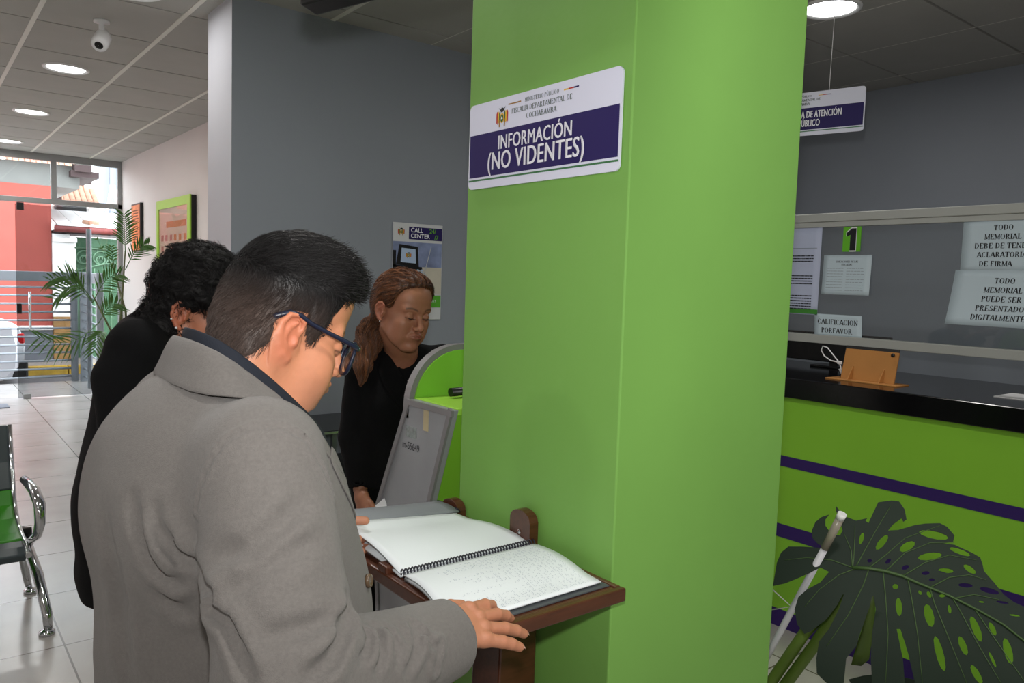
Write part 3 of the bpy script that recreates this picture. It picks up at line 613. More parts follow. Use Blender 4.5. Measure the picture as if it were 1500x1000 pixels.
MB().tube([(3.36, 1.84, 1.2), (3.34, 1.815, 1.18), (3.335, 1.82, 1.215), (3.335, 1.83, 1.235), (3.34, 1.86, 1.262), (3.345, 1.895, 1.295), (3.345, 1.918, 1.30), (3.345, 1.925, 1.28), (3.34, 1.905, 1.255), (3.335, 1.87, 1.238), (3.332, 1.828, 1.234)], .0028, 8).build('cord', M_white, t)
MB().box((3.328, 1.815, 1.226), (3.340, 1.835, 1.24)).build('clip', M_white, t, bevel=.002); reloc(t)
t = thing('office_monitor', 'black desktop monitor behind the glass screen', 'monitor', (3.76, 2.05, 1.16))
MB().box((3.74, 1.80, 1.19), (3.77, 2.42, 1.34)).build('casing', M_black, t, bevel=.005)
MB().box((3.72, 2.0, 1.16), (3.86, 2.2, 1.172)).build('foot', M_black, t, bevel=.003); MB().box((3.77, 2.08, 1.165), (3.785, 2.12, 1.25)).build('neck', M_black, t); reloc(t)
t = thing('loose_paper', 'white sheet of paper lying on the black worktop at the right', 'paper', (3.43, 1.1, 1.16))
MB().box((3.37, .92, 1.1605), (3.56, 1.2, 1.1625)).build('sheet', M_white, t); reloc(t)
# ================================================================ kiosk beside the column
M_kg = mat('scuffed grey laminate', (150, 152, 156), .5, var=.05, vscale=9); M_kedge = mat('grey edge band', (128, 126, 128), .45)
t = thing('information_kiosk', 'lime green kiosk with a grey scuffed side panel behind the column', 'kiosk', (1.35, 1.9, 0))
side = [(2.0, 0), (2.02, .58), (2.052, .83), (1.862, 1.215), (1.635, 1.215), (1.728, .953), (1.80, .62), (1.88, 0)]
for x in (1.1, 1.572):
    MB().prism(side, lambda u, v, w_, x=x: Vector((x+w_, u, v)), .018).build('side_panel', M_kg, t, bevel=.002)
M_tape = None
bm = MB(); inn = [(1.98, .01), (2.0, .58), (2.03, .82), (1.85, 1.20), (1.645, 1.20), (1.738, .953), (1.81, .62), (1.89, .01)]
bm.prism(inn, lambda u, v, w_: Vector((1.118+w_, u, v)), .454); bm.build('cabinet_body', M_limec, t)
# raised edge banding around the side panel
eb = MB()
for a, b in zip(side, side[1:]+side[:1]):
    ex = .0006*len(eb.f)/6; A, B = Vector((1.0945-ex*.12, *a)), Vector((1.0945-ex*.12, *b)); d = (B-A).normalized(); n = Vector((0, -d.z, d.y))
    if n.dot(Vector((0, 1.9, .7))-(A+B)/2) < 0: n = -n
    eb.add([A, B, B+n*.016, A+n*.016, A+Vector((.008, 0, 0)), B+Vector((.008, 0, 0)), B+n*.016+Vector((.008, 0, 0)), A+n*.016+Vector((.008, 0, 0))], [(0, 1, 2, 3), (0, 4, 5, 1), (3, 2, 6, 7), (1, 5, 6, 2), (0, 3, 7, 4)])
eb.build('edge_band', M_kedge, t)
MB().box((1.118, 1.64, 1.2), (1.572, 1.855, 1.218)).build('shelf', mat('lime shelf laminate', (160, 214, 74), .4), t, bevel=.002)
def headboard(y0, dy, k, m, name):
    P = [(1.1+k, 1.16)]+[(1.1+k+(.17-k)*(1-math.cos(R(a))), 1.195+(.17-k)*math.sin(R(a))+(.0 if k == 0 else .0)) for a in range(0, 91, 9)]
    P += [(2.69-x, z) for x, z in P[::-1]]; P = [(x, z) for x, z in P]
    MB().prism(P, lambda u, v, w_: Vector((u, y0+w_, v)), dy).build(name, m, t)
headboard(1.858, .03, 0, M_kedge, 'headboard'); headboard(1.852, .02, .016, mat('lime headboard face', (130, 196, 60), .45), 'headboard_face')
MB().tube([(1.2, 1.8, 1.235), (1.46, 1.8, 1.237)], .0125, 14).build('handset', M_black, t)
sticker = MB().box((1.0992, 1.812, 1.108), (1.1, 1.868, 1.14)); sticker.build('foil_sticker', mat('foil sticker', (190, 194, 198), .25, metal=.6, var=.3, vscale=90), t)
MB().box((1.0992, 1.752, 1.14), (1.1, 1.778, 1.205)).build('masking_tape', mat('masking tape', (198, 184, 148), .7), t)
mb = MB(); put_text(mb, 'm-55649', .03, lambda u, v, w_: Vector((1.0985, 1.886-u*.95, 1.074+v*1.0)), 0, 0, align='LEFT', sx=.9); mb.build('handwriting', M_ink, t)
reloc(t)
# ================================================================ wooden reading stand
M_wood2 = mat('dark varnished wood', (76, 41, 26), .3, var=.22, vscale=14, stretch=(1, 8, 8), coat=.3)
t = thing('reading_stand', 'dark varnished wooden reading stand against the green column', 'lectern', (.9, 1.17, 0))
mb = MB(); mb.box((.678, .918, 1.0), (.972, 1.50, 1.018)); mb.build('board', M_wood2, t, bevel=.003)
mb = MB(); mb.box((.664, .905, .996), (.678, 1.51, 1.0205)); mb.box((.678, .905, .996), (.985, .918, 1.0205)); mb.box((.972, .918, .996), (.985, 1.51, 1.0205)); mb.build('frame_rail', M_wood2, t, bevel=.003)
MB().box((.665, 1.19, 1.018), (.69, 1.222, 1.034)).build('page_stop', M_wood2, t, bevel=.003)
P = [(1.157, .9), (1.222, .9), (1.222, 1.07)]+[(1.19+.032*math.cos(R(a)), 1.07+.02*math.sin(R(a))) for a in range(0, 181, 20)]+[(1.157, 1.07)]
MB().prism(P, lambda u, v, w_: Vector((.970+w_, u, v)), .022).build('upright', M_wood2, t, bevel=.003)
MB().prism([(a+.255, b-.04) for a, b in P], lambda u, v, w_: Vector((.970+w_, u, v)), .022).build('upright', M_wood2, t, bevel=.003)
MB().lathe([(.001, .002), (.004, .001), (.005, 0)], 12, (.969, 1.19, 1.045), axis=(-1, 0, 0)).build('screw', M_chrome, t)
MB().prism([(.865, 0), (.975, 0), (.975, 1.0), (.91, 1.0), (.885, .9)], lambda u, v, w_: Vector((u, 1.13+w_, v)), .09).build('leg', M_wood2, t, bevel=.004)
MB().box((.70, 1.02, 0), (.985, 1.34, .035)).build('foot', M_wood2, t, bevel=.004)
reloc(t)
# open braille book
M_page = mat('white embossed page', (222, 228, 232), .6, bump=.1, bscale=200); M_cover = mat('grey plastic cover', (70, 74, 78), .4)
t = thing('braille_book', 'open spiral bound braille book with blank white pages on the wooden stand', 'book', (.83, 1.155, 1.02))
def page(sgn, w_, lift, seed):
    """sgn -1: near page, +1: far page. returns f(u,v): u along the spine 0..1, v across 0..1"""
    def f(u, v, h=0):
        y = 1.155+sgn*(.006+w_*v); z = 1.030+(.008 if sgn < 0 else .010)*math.sin(min(v*1.25, 1)*math.pi)-(.005*v if sgn < 0 else 0)+lift*(v**1.6)*(1-.75*u)
        x = .676+.30*u-.035*(v**1.5)*(1-u)*(1 if sgn < 0 else -.1)-(.018*v*u if sgn < 0 else .035*v*u)
        return Vector((x, y, z+h))
    return f
fn_, ff_ = page(-1, .208, .0, 1), page(1, .215, .034, 2)
for f, sg, nm in ((fn_, -1, 'right_page'), (ff_, 1, 'left_page')):
    mb = MB()
    top = [[f(i/16, j/16) for i in range(17)] for j in range(17)]; mb.grid(top if sg < 0 else [r_[::-1] for r_ in top], True); mb.build(nm, M_page, t, solid=.0025, off=0)
MB().grid([[Vector((p.x+.003, p.y, max(1.0215, p.z-.008))) for p in (fn_(i/10, j/10*.95) for i in range(11))] for j in range(11)], True).build('page_block', M_page, t, solid=.006, off=0)
MB().grid([[Vector((p.x+.002, p.y, max(1.0215, 1.024+(p.z-1.031)*.35))) for p in (ff_(i/10, j/10*.98) for i in range(11))] for j in range(11)], True).build('page_block', M_page, t, solid=.004, off=0)
MB().box((.690, .930, 1.0185), (.968, 1.15, 1.0212)).build('cover', M_cover, t, bevel=.0008); MB().box((.690, 1.165, 1.0185), (.966, 1.37, 1.0212)).build('cover', mat('pale blue-grey cover', (150, 160, 176), .4), t, bevel=.0008)
mb = MB()
for i in range(44):
    x = .679+.298*i/43; mb.tube([(x+.001*math.cos(a), 1.155+.0078*math.cos(a), 1.03+.0078*math.sin(a)) for a in [k*math.pi/5 for k in range(-1, 7)]], .0016, 5)
mb.build('spiral_binding', mat('dark comb binding', (26, 26, 40), .4), t)
mb = MB(); rnd = random.Random(8)
for row in range(24):
    v = .1+.86*row/24; n = rnd.randint(12, 27)
    for c in range(n):
        for k in range(6):
            if rnd.random() < .45:
                u = .94-(.85*(c+.35*(k % 2))/27); vv = v+.012*(k//2)
                p = fn_(u, vv, .0016); s = .0011
                mb.add([p+Vector((-s, 0, -.0003)), p+Vector((0, -s, -.0003)), p+Vector((s, 0, -.0003)), p+Vector((0, s, -.0003)), p+Vector((0, 0, .0004))], [(0, 1, 4), (1, 2, 4), (2, 3, 4), (3, 0, 4)])
db = mb.build('braille_dots', mat('embossed dots', (172, 180, 190), .6), t); db['kind'] = 'stuff'
reloc(t)
t = thing('spiral_book', 'closed grey covered spiral book lying behind the open braille book', 'book', (.83, 1.5, 1.02))
def cv(u, v, h): return Vector((.70+.262*u, 1.395+.095*v, 1.034+h+.014*math.sin(math.pi*v)*(1-.6*u)+.016*(1-u)))
MB().grid([[cv(i/10, j/10, 0) for i in range(11)] for j in range(11)], True).build('cover', mat('grey book cover', (132, 136, 142), .45), t, solid=.003, off=0)
MB().box((.705, 1.4, 1.0185), (.96, 1.485, 1.032)).build('page_block', M_page, t)
mb = MB()
for i in range(24): y = 1.402+.082*i/23; mb.tube([(.963+.006*math.cos(a), y, 1.03+.0085*math.sin(a)) for a in [k*math.pi/5 for k in range(0, 10)]], .0012, 5)
mb.build('spiral_binding', mat('dark comb binding', (26, 26, 40), .4), t); reloc(t)
# ================================================================ waiting chairs at the left
t = thing('waiting_bench', 'chrome framed waiting chair with dark back and green seat pad at the left', 'chair', (.0, 3.95, 0))
M_vinyl = mat('dark green-grey vinyl', (58, 68, 72), .35); M_gpad = mat('bright green vinyl', (52, 132, 24), .4)
def prof(pts, th, x0, x1, name, m, bev=.008):
    pts = [Vector((0, *p)) for p in pts]; up_, dn = [], []
    for i, p in enumerate(pts):
        d = (pts[min(i+1, len(pts)-1)]-pts[max(i-1, 0)]).normalized(); n = Vector((0, -d.z, d.y)); up_.append(p+n*th/2); dn.append(p-n*th/2)
    loop = up_+dn[::-1]; MB().prism([(p.y, p.z) for p in loop], lambda u, v, w_: Vector((x0+w_, u, v)), x1-x0).build(name, m, t, bevel=bev)
backp = [(4.36, .79), (4.30, .62), (4.24, .5)]; seatp = [(4.24, .5), (4.19, .43), (4.08, .385), (3.9, .37), (3.74, .375), (3.66, .36)]
for k in range(3):
    x1 = .365-.55*k; x0 = x1-.5
    prof(backp, .03, x0, x1, 'backrest', M_vinyl); prof([(4.235, .5), (4.185, .435), (4.08, .395), (3.9, .382), (3.78, .385)], .03, x0, x1, 'seat', M_gpad); prof([(3.78, .378), (3.72, .368), (3.665, .35)], .034, x0, x1, 'seat_edge', M_vinyl)
    for xx in (x0-.008, x1+.008): MB().tube([Vector((xx, a, b)) for a, b in backp+seatp[1:]], .012, 10).build('side_tube', M_chrome, t)
for xx in (.40, -1.25):
    MB().tube([(xx, 4.2, .33), (xx, 4.15, .2), (xx+.02, 4.2, .06), (xx+.03, 4.21, .02)], [.016, .02, .016, .012], 12).build('rear_leg', M_chrome, t)
    MB().tube([(xx, 4.12, .32), (xx, 3.95, .30), (xx+.02, 3.82, .22), (xx+.04, 3.7, .08), (xx+.04, 3.68, .02)], [.016, .022, .022, .02, .016], 12).build('front_leg', M_chrome, t)
    for y in (4.21, 3.68): MB().lathe([(.001, 0), (.03, 0), (.032, .012), (.014, .022), (.001, .024)], 20, (xx+.035, y, 0)).build('foot', M_chrome, t)
    MB().tube([(xx, 3.98, .3), (xx+.005, 3.85, .37), (xx+.008, 3.70, .43), (xx+.01, 3.62, .5), (xx+.012, 3.64, .575), (xx+.005, 3.74, .61), (xx, 3.9, .605), (xx-.005, 4.0, .6)], [.016, .018, .018, .02, .022, .022, .02, .018], 14).build('armrest', M_chrome, t)
MB().tube([(-1.3, 4.1, .33), (.43, 4.1, .33)], .022, 10).build('cross_beam', M_black, t)
reloc(t)
# two-tier black table by the grey wall
t = thing('side_table', 'black two-tier table with chrome edging against the grey wall', 'table', (1.8, 3.58, 0))
for z, y0, x0, x1 in ((.82, 3.36, .95+.35, 1.95), (.6, 3.33, 1.3, 2.1)):
    MB().box((x0, y0, z-.018), (x1, 3.8, z)).build('shelf', mat('black glass shelf', (12, 12, 14), .2), t, bevel=.002)
    MB().box((x0, y0-.008, z-.014), (x1, y0, z-.002)).build('edge_trim', M_chrome, t, bevel=.001)
for x in (1.36, 1.76, 2.06):
    for y in (3.4, 3.74): MB().box((x-.012, y-.012, 0), (x+.012, y+.012, .80 if x < 2 else .582)).build('leg', mat('satin steel leg', (140, 144, 150), .35, metal=.7), t)
reloc(t)
# ================================================================ monstera and its stake
from mathutils.geometry import delaunay_2d_cdt
def at(px, py, d): return Vector((0, 0, EYE))+(Fw+R2*(px-750)/1130-U2*(py-500)/1130)*d
def leaf_mesh(outline, holes, mid, depth, tilt, droop, step=26):
    def inside(p, P):
        c = False; j = len(P)-1
        for i in range(len(P)):
            if (P[i][1] > p[1]) != (P[j][1] > p[1]) and p[0] < (P[j][0]-P[i][0])*(p[1]-P[i][1])/(P[j][1]-P[i][1])+P[i][0]: c = not c
            j = i
        return c
    V, E_ = [], []
    for P in [outline]+holes:
        b = len(V); V += [Vector(p) for p in P]; E_ += [(b+i, b+(i+1) % len(P)) for i in range(len(P))]
    xs_ = [p[0] for p in outline]; ys_ = [p[1] for p in outline]
    x = min(xs_)
    while x < max(xs_):
        y = min(ys_)
        while y < max(ys_):
            if inside((x, y), outline) and not any(inside((x, y), h) for h in holes): V.append(Vector((x, y)))
            y += step
        x += step
    r_ = delaunay_2d_cdt(V, E_, [], 0, .01); ov, of = r_[0], r_[2]
    fs = []
    for f in of:
        c = [sum(ov[i][k] for i in f)/len(f) for k in (0, 1)]
        if inside(c, outline) and not any(inside(c, h) for h in holes): fs.append(f)
    def md(p):
        best = 1e9
        for a, b in zip(mid, mid[1:]):
            a_, b_ = Vector(a), Vector(b); t_ = max(0, min(1, (p-a_).dot(b_-a_)/(b_-a_).length_squared)); best = min(best, (p-a_.lerp(b_, t_)).length)
        return best
    def lift(p, h=0):
        p = Vector(p[:2]); q = (p-Vector(mid[0])); d = depth+tilt[0]*q.x/1000+tilt[1]*q.y/1000+droop*(md(p)/250)**2-h+.003*math.sin(p.x*.016)*math.cos(p.y*.013)
        return at(p.x, p.y, d)
    return [lift(p) for p in ov], fs, lift
c2 = lambda x, y: (1110+x/2.777, 640+y/2.777)
OUT = [c2(*p) for p in ((330,450),(250,450),(180,445),(125,445),(95,470),(78,510),(62,605),(110,595),(160,575),(215,550),(255,530),(290,548),(255,590),(200,620),(165,650),(150,700),(160,760),(190,800),(215,790),(280,740),(325,680),(345,640),(350,640),(330,700),(290,780),(250,830),(238,900),(240,960),(290,1010),(350,1000),(360,900),(400,850),(430,760),(455,690),(465,645),(472,645),(480,700),(465,800),(460,900),(465,1000),(480,1080),(560,1100),(600,1020),(590,900),(565,780),(580,780),(612,880),(640,1000),(660,1120),(900,1160),(1150,1120),(1260,1000),(1290,900),(1240,830),(1083,690),(1040,670),(1000,640),(960,590),(920,545),(915,520),(905,490),(870,470),(800,438),(740,430),(795,425),(800,400),(770,365),(740,350),(680,352),(640,358),(570,378),(530,380),(550,355),(585,330),(592,345),(605,335),(598,295),(575,262),(545,258),(490,265),(478,290),(450,350),(438,340),(445,330),(400,340),(350,320),(318,280),(318,300),(330,330),(345,380),(335,400),(300,395),(275,360),(275,335),(290,315),(260,325),(235,345),(220,380),(222,410),(245,435),(280,450))]
HO = []
for cx, cy, l, w_, a in ((505,428,38,14,-52),(422,412,25,9,-75),(608,445,35,17,-30),(700,485,50,15,-8),(716,398,62,16,12),(455,503,10,7,0),(530,505,14,8,-40),(600,530,16,9,-20),(683,553,16,8,-5),(765,543,32,10,5),(845,603,30,9,5),(942,625,42,11,15),(862,537,30,12,35),(822,466,46,11,20),(560,608,12,11,0),(574,690,38,13,86),(697,725,48,19,76),(740,880,75,16,75),(835,848,42,14,68),(888,780,56,16,68),(955,780,30,11,65),(1018,870,55,17,75),(598,855,38,6,78),(890,965,45,14,60),(955,905,35,6,65),(780,700,18,7,80),(660,632,10,6,60),(697,640,14,8,60),(750,645,12,7,0),(910,670,12,4,10),(995,672,26,5,10),(1045,725,23,4,8),(708,580,12,6,0)):
    HO.append([c2(cx+l*math.cos(R(b))*math.cos(R(a))-w_*math.sin(R(b))*math.sin(R(a)), cy+l*math.cos(R(b))*math.sin(R(a))+w_*math.sin(R(b))*math.cos(R(a))) for b in range(0, 360, 36)])
MID = [c2(*p) for p in ((385,530),(450,533),(520,545),(590,565),(650,592),(780,645),(900,705),(1000,762),(1150,880),(1240,980))]
M_mon = mat('dark monstera leaf', (25, 40, 29), .6, var=.10, vscale=10, spec=.35); M_vein = mat('leaf vein', (66, 92, 48), .5); M_stem = mat('monstera stem', (92, 116, 44), .5, var=.15, vscale=9)
t = thing('monstera_plant', 'large split-leaf monstera plant in front of the green counter', 'plant', (1.76, 1.24, 0))
V, F_, lift = leaf_mesh(OUT, HO, MID, 1.86, (-.55, -.7), .09, 15)
MB().add(V, F_, True).build('leaf', M_mon, t, solid=.0016, off=0).modifiers.new('e', 'EDGE_SPLIT').split_angle = R(50)
mb = MB(); mb.tube([lift(p, .003) for p in MID], [.0045*(1-.6*i/9) for i in range(10)], 6)
VE = [((385,530),(380,460),(350,390)),((400,525),(430,470),(480,380),(540,280)),((450,533),(520,480),(600,410),(740,360)),((520,545),(600,470),(700,430),(800,430)),((590,565),(680,510),(780,480),(890,500)),((700,612),(780,570),(860,560),(930,580)),((385,530),(300,500),(200,490),(110,500)),((395,535),(330,560),(250,620),(190,690)),((450,540),(430,600),(370,720),(280,850)),((510,548),(520,650),(530,800),(520,1000)),((610,575),(625,650),(650,800),(670,1000)),((700,612),(720,680),(770,800),(850,1000)),((790,650),(820,700),(900,850),(990,1000)),((880,695),(930,770),(1020,900),(1090,1000)),((385,530),(390,500),(395,400),(395,360)),((800,655),(880,640),(980,660))]
for v in VE:
    P = [Vector(c2(*p)) for p in v]; Q = []
    for i in range(len(P)-1): Q += [P[i].lerp(P[i+1], k/4) for k in range(4)]
    Q.append(P[-1]); mb.tube([lift(p, .0016) for p in Q], [.0016*(1-.6*i/len(Q)) for i in range(len(Q))], 5)
mb.build('vein', M_vein, t)
V, F_, l2_ = leaf_mesh([c2(*p) for p in ((436,640),(478,640),(476,760),(452,905),(420,930),(380,925),(395,870),(425,780))], [], [c2(455, 650), c2(430, 800), c2(400, 920)], 2.02, (0, 0), .02); MB().add(V, F_, True).build('leaf', mat('yellow-green monstera leaf', (74, 96, 34), .45), t, solid=.0016, off=0)  # smaller leaf behind, in a yellower green than the main leaf
V, F_, l2_ = leaf_mesh([c2(*p) for p in ((370,985),(430,970),(520,960),(700,1000),(640,1100),(420,1090))], [], [c2(400, 1000), c2(650, 1060)], 1.98, (0, 0), .02); MB().add(V, F_, True).build('leaf', M_mon, t, solid=.0016, off=0).modifiers.new('e', 'EDGE_SPLIT').split_angle = R(50)
c0 = lift(MID[0], -.003); pot = Vector((1.60, .52, 0))
PB = Vector((1.76, 1.24, .24))
for P_ in ([PB, at(1108, 1030, 2.08), at(1180, 925, 2.02), at(1222, 885, 1.99)], [PB+Vector((.03, -.02, 0)), at(1130, 1030, 2.05), at(1195, 942, 2.0), at(1240, 868, 1.95), c0]): MB().tube(P_, [.015]*3+([.012] if len(P_) == 4 else [.012, .006]), 10).build('stem', M_stem, t)
MB().lathe([(.001, 0), (.16, 0), (.2, .24), (.215, .26), (.2, .27), (.185, .24), (.001, .22)], 32, (1.76, 1.24, 0)).build('pot', mat('terracotta pot', (150, 92, 66), .8), t); reloc(t)
t = thing('white_stake', 'slim white pole with a clear tip leaning among the monstera leaves', 'pole', (1.6, 1.0, 0))
A = at(1208, 803, 1.875); B = at(1127, 955, 2.05); T_ = at(1234, 752, 1.83); G = B+(B-A)*((B.z-.0)/(A.z-B.z))
MB().tube([G, B, A], .0085, 14).build('pole', mat('white plastic tube', (206, 206, 212), .4), t)
MB().tube([A, A.lerp(T_, .9)], .0098, 14).build('clear_tip', mat('milky clear plastic', (196, 188, 172), .2, trans=.5), t); MB().tube([A.lerp(T_, .85), T_], .0105, 14).build('end_cap', M_ring, t)
p = B.lerp(A, .43); MB().tube([at(1128, 860, 2.02), p+Vector((-.004, 0, .01)), at(1128, 893, 2.02)], .0018, 6).build('tie_wire', M_white, t); reloc(t)
# ================================================================ implicit-surface modelling for bodies and clothes
F32 = np.float32
def V3(*a): return np.array(a, F32)
def smin(a, b, k):
    h = np.clip(.5+.5*(b-a)/k, 0, 1); return b+(a-b)*h-k*h*(1-h)
def smax(a, b, k): return -smin(-a, -b, k)
def rc(P, a, b, ra, rb=None):
    a, b = V3(*a), V3(*b); rb = ra if rb is None else rb; d = b-a; q = P-a
    h = np.clip((q@d)/float(d@d), 0, 1); return np.linalg.norm(q-h[:, None]*d, axis=1)-(ra+(rb-ra)*h)
def chain(P, pts, rs, k=.01):
    d = None
    for i in range(len(pts)-1):
        e = rc(P, pts[i], pts[i+1], rs[i], rs[i+1]); d = e if d is None else smin(d, e, k)
    return d
def rotm(x=0, y=0, z=0):
    return np.array((Matrix.Rotation(z, 3, 'Z') @ Matrix.Rotation(y, 3, 'Y') @ Matrix.Rotation(x, 3, 'X')), F32)
def el(P, c, r, M=None):
    q = P-V3(*c)
    if M is not None: q = q@M
    r = V3(*r); k0 = np.linalg.norm(q/r, axis=1); k1 = np.linalg.norm(q/(r*r), axis=1)+1e-9
    return k0*(k0-1)/k1
def plane(P, p, n):
    n = V3(*n); n = n/np.linalg.norm(n); return (P-V3(*p))@n
def hashn(P, s, seed=0):
    """cheap smooth pseudo-noise"""
    x, y, z = P[:, 0]*s+seed, P[:, 1]*s+seed*1.7, P[:, 2]*s-seed
    return (np.sin(x+1.3*np.sin(y*1.1+z))*np.cos(y*1.27-.8*np.sin(z*.9+x*.7))+np.sin(z*1.13+1.1*np.sin(x*.8-y)))*.5
def nets(f, lo, hi, h, project=2):
    """surface nets over a narrow band; returns vertices and quads"""
    lo = np.array(lo, F32); hi = np.array(hi, F32); B = 8
    nb = np.ceil((hi-lo)/(h*B)).astype(int); n = nb*B
    c = [lo[i]+(np.arange(nb[i])+.5)*h*B for i in range(3)]
    G = np.stack(np.meshgrid(*c, indexing='ij'), -1).reshape(-1, 3).astype(F32)
    fc = f(G).reshape(nb); act = np.abs(fc) < h*B*1.15
    F = np.repeat(np.repeat(np.repeat(np.where(fc > 0, 1, -1).astype(F32), B, 0), B, 1), B, 2)
    A = np.repeat(np.repeat(np.repeat(act, B, 0), B, 1), B, 2); I = np.argwhere(A)
    for s in range(0, len(I), 400000):
        J = I[s:s+400000]; F[J[:, 0], J[:, 1], J[:, 2]] = f((lo+J*h).astype(F32))
    S = F < 0
    cell = np.zeros(tuple(n-1), bool); s0 = S[:-1, :-1, :-1]
    for dx in (0, 1):
        for dy in (0, 1):
            for dz in (0, 1): cell |= S[dx:n[0]-1+dx, dy:n[1]-1+dy, dz:n[2]-1+dz] != s0
    C = np.argwhere(cell); idx = -np.ones(cell.shape, np.int64); idx[tuple(C.T)] = np.arange(len(C))
    acc = np.zeros((len(C), 3), F32); cnt = np.zeros(len(C), F32)
    co_ = [(a, b, c_) for a in (0, 1) for b in (0, 1) for c_ in (0, 1)]
    for p in co_:
        for ax in range(3):
            if p[ax] == 0:
                q = list(p); q[ax] = 1
                fa = F[C[:, 0]+p[0], C[:, 1]+p[1], C[:, 2]+p[2]]; fb = F[C[:, 0]+q[0], C[:, 1]+q[1], C[:, 2]+q[2]]
                m = (fa < 0) != (fb < 0); t_ = np.where(m, fa/np.where(m, fa-fb, 1), 0); pt = np.tile(V3(*p), (len(C), 1)); pt[:, ax] = t_
                acc[m] += pt[m]; cnt[m] += 1
    V = lo+(C+acc/cnt[:, None])*h; Q = []
    for ax in range(3):
        sl0 = [slice(1, -1)]*3; sl1 = [slice(1, -1)]*3; sl0[ax] = slice(0, -1); sl1[ax] = slice(1, None)
        a, b = S[tuple(sl0)], S[tuple(sl1)]; E_ = np.argwhere(a != b)
        off = np.ones(3, int); off[ax] = 0; E_ = E_+off
        u, v = (ax+1) % 3, (ax+2) % 3; du = np.zeros(3, int); dv = np.zeros(3, int); du[u] = 1; dv[v] = 1
        g = lambda X: idx[X[:, 0], X[:, 1], X[:, 2]]
        ok = np.all(E_ < np.array(cell.shape), 1); E_ = E_[ok]
        q = np.stack([g(E_-du-dv), g(E_-dv), g(E_), g(E_-du)], 1); flip = ~S[tuple(E_.T)]
        q[flip] = q[flip][:, ::-1]; Q.append(q[np.all(q >= 0, 1)])
    Q = np.concatenate(Q); V = V.astype(F32)
    for _ in range(project):
        d = f(V); N_ = grad(f, V, h*.5); V = V-np.clip(d, -h, h)[:, None]*N_*.9
    return V, Q
def grad(f, V, e=.0015):
    g = np.stack([f(V+V3(*(e if i == j else 0 for j in range(3))))-f(V-V3(*(e if i == j else 0 for j in range(3)))) for i in range(3)], 1)
    return g/(np.linalg.norm(g, axis=1)[:, None]+1e-9)
def np_mesh(name, parts, m, parent=None, col=None):
    """parts: list of (V, Q) merged into one mesh object; col: function(V)->rgb array (linear) written as a colour attribute"""
    vs, fs, o_ = [], [], 0
    for V, Q in parts: vs.append(V); fs.append(Q+o_); o_ += len(V)
    V = np.concatenate(vs); Q = np.concatenate(fs); me = bpy.data.meshes.new(name)
    me.vertices.add(len(V)); me.vertices.foreach_set('co', V.astype(F32).ravel())
    me.loops.add(Q.size); me.loops.foreach_set('vertex_index', Q.astype(np.int32).ravel())
    me.polygons.add(len(Q)); me.polygons.foreach_set('loop_start', np.arange(0, Q.size, Q.shape[1], dtype=np.int32)); me.polygons.foreach_set('loop_total', np.full(len(Q), Q.shape[1], np.int32))
    me.update(calc_edges=True); me.validate(); me.polygons.foreach_set('use_smooth', np.ones(len(me.polygons), bool))
    if col is not None:
        ca = me.color_attributes.new('Col', 'FLOAT_COLOR', 'POINT'); rgba = np.ones((len(V), 4), F32); rgba[:, :3] = col(V); ca.data.foreach_set('color', rgba.ravel())
    me.materials.append(m); o = bpy.data.objects.new(name, me); COL.objects.link(o)
    if parent: o.parent = parent
    return o
def strands(name, f, roots, flow, length, m, parent, width=.0009, seg=5, lift=.0, jitter=.25, seed=1, taper=.3, col=None, hug=True, offs=(0, .004), tint=None):
    """hair: every strand walks along flow over the surface f=0 (kept just outside it)"""
    r_ = np.random.default_rng(seed); n = len(roots); P = roots.astype(F32).copy()
    L_ = (length if np.ndim(length) else np.full(n, length))*r_.uniform(.65, 1.15, n); st = (L_/seg)[:, None].astype(F32)
    off = r_.uniform(offs[0], offs[1], n).astype(F32); J = r_.normal(0, jitter, (n, 3)).astype(F32)
    rows = []; D = None
    for k in range(seg+1):
        d = f(P)
        N_ = grad(f, P, .003)
        if hug or k == 0: P = P-(d-off-lift*k/seg)[:, None]*N_
        rows.append(P.copy())
        w_ = flow(P)+J*(.35+.65*k/seg)
        if hug: w_ = w_-np.sum(w_*N_, 1)[:, None]*N_*.85
        D = w_/(np.linalg.norm(w_, axis=1)[:, None]+1e-9); P = P+D*st
    R_ = np.stack(rows, 1); T = np.gradient(R_, axis=1); T /= np.linalg.norm(T, axis=2)[..., None]+1e-9
    A_ = np.cross(T, r_.normal(0, 1, (n, 1, 3))); A_ /= np.linalg.norm(A_, axis=2)[..., None]+1e-9; B_ = np.cross(T, A_)
    wd = (width*np.linspace(1, taper, seg+1))[None, :, None].astype(F32)
    ring = np.stack([R_+(A_*math.cos(a)+B_*math.sin(a))*wd for a in (0, 2.094, 4.189)], 2)   # n, seg+1, 3, 3
    V = ring.reshape(-1, 3); base = (np.arange(n)*(seg+1)*3)[:, None, None, None]; k = (np.arange(seg)*3)[None, :, None, None]; j = np.arange(3)[None, None, :, None]; j2 = (j+1) % 3
    Q = np.concatenate(np.broadcast_arrays(base+k+j, base+k+j2, base+k+3+j2, base+k+3+j), 3).reshape(-1, 4)
    if tint is not None:
        u = r_.uniform(0, 1, n)**1.6; cc = lin(*tint[0])*(1-u[:, None])+lin(*tint[1])*u[:, None]; cv = np.repeat(cc, (seg+1)*3, 0); col = lambda V_: cv
    return np_mesh(name, [(V, Q)], m, parent, col)
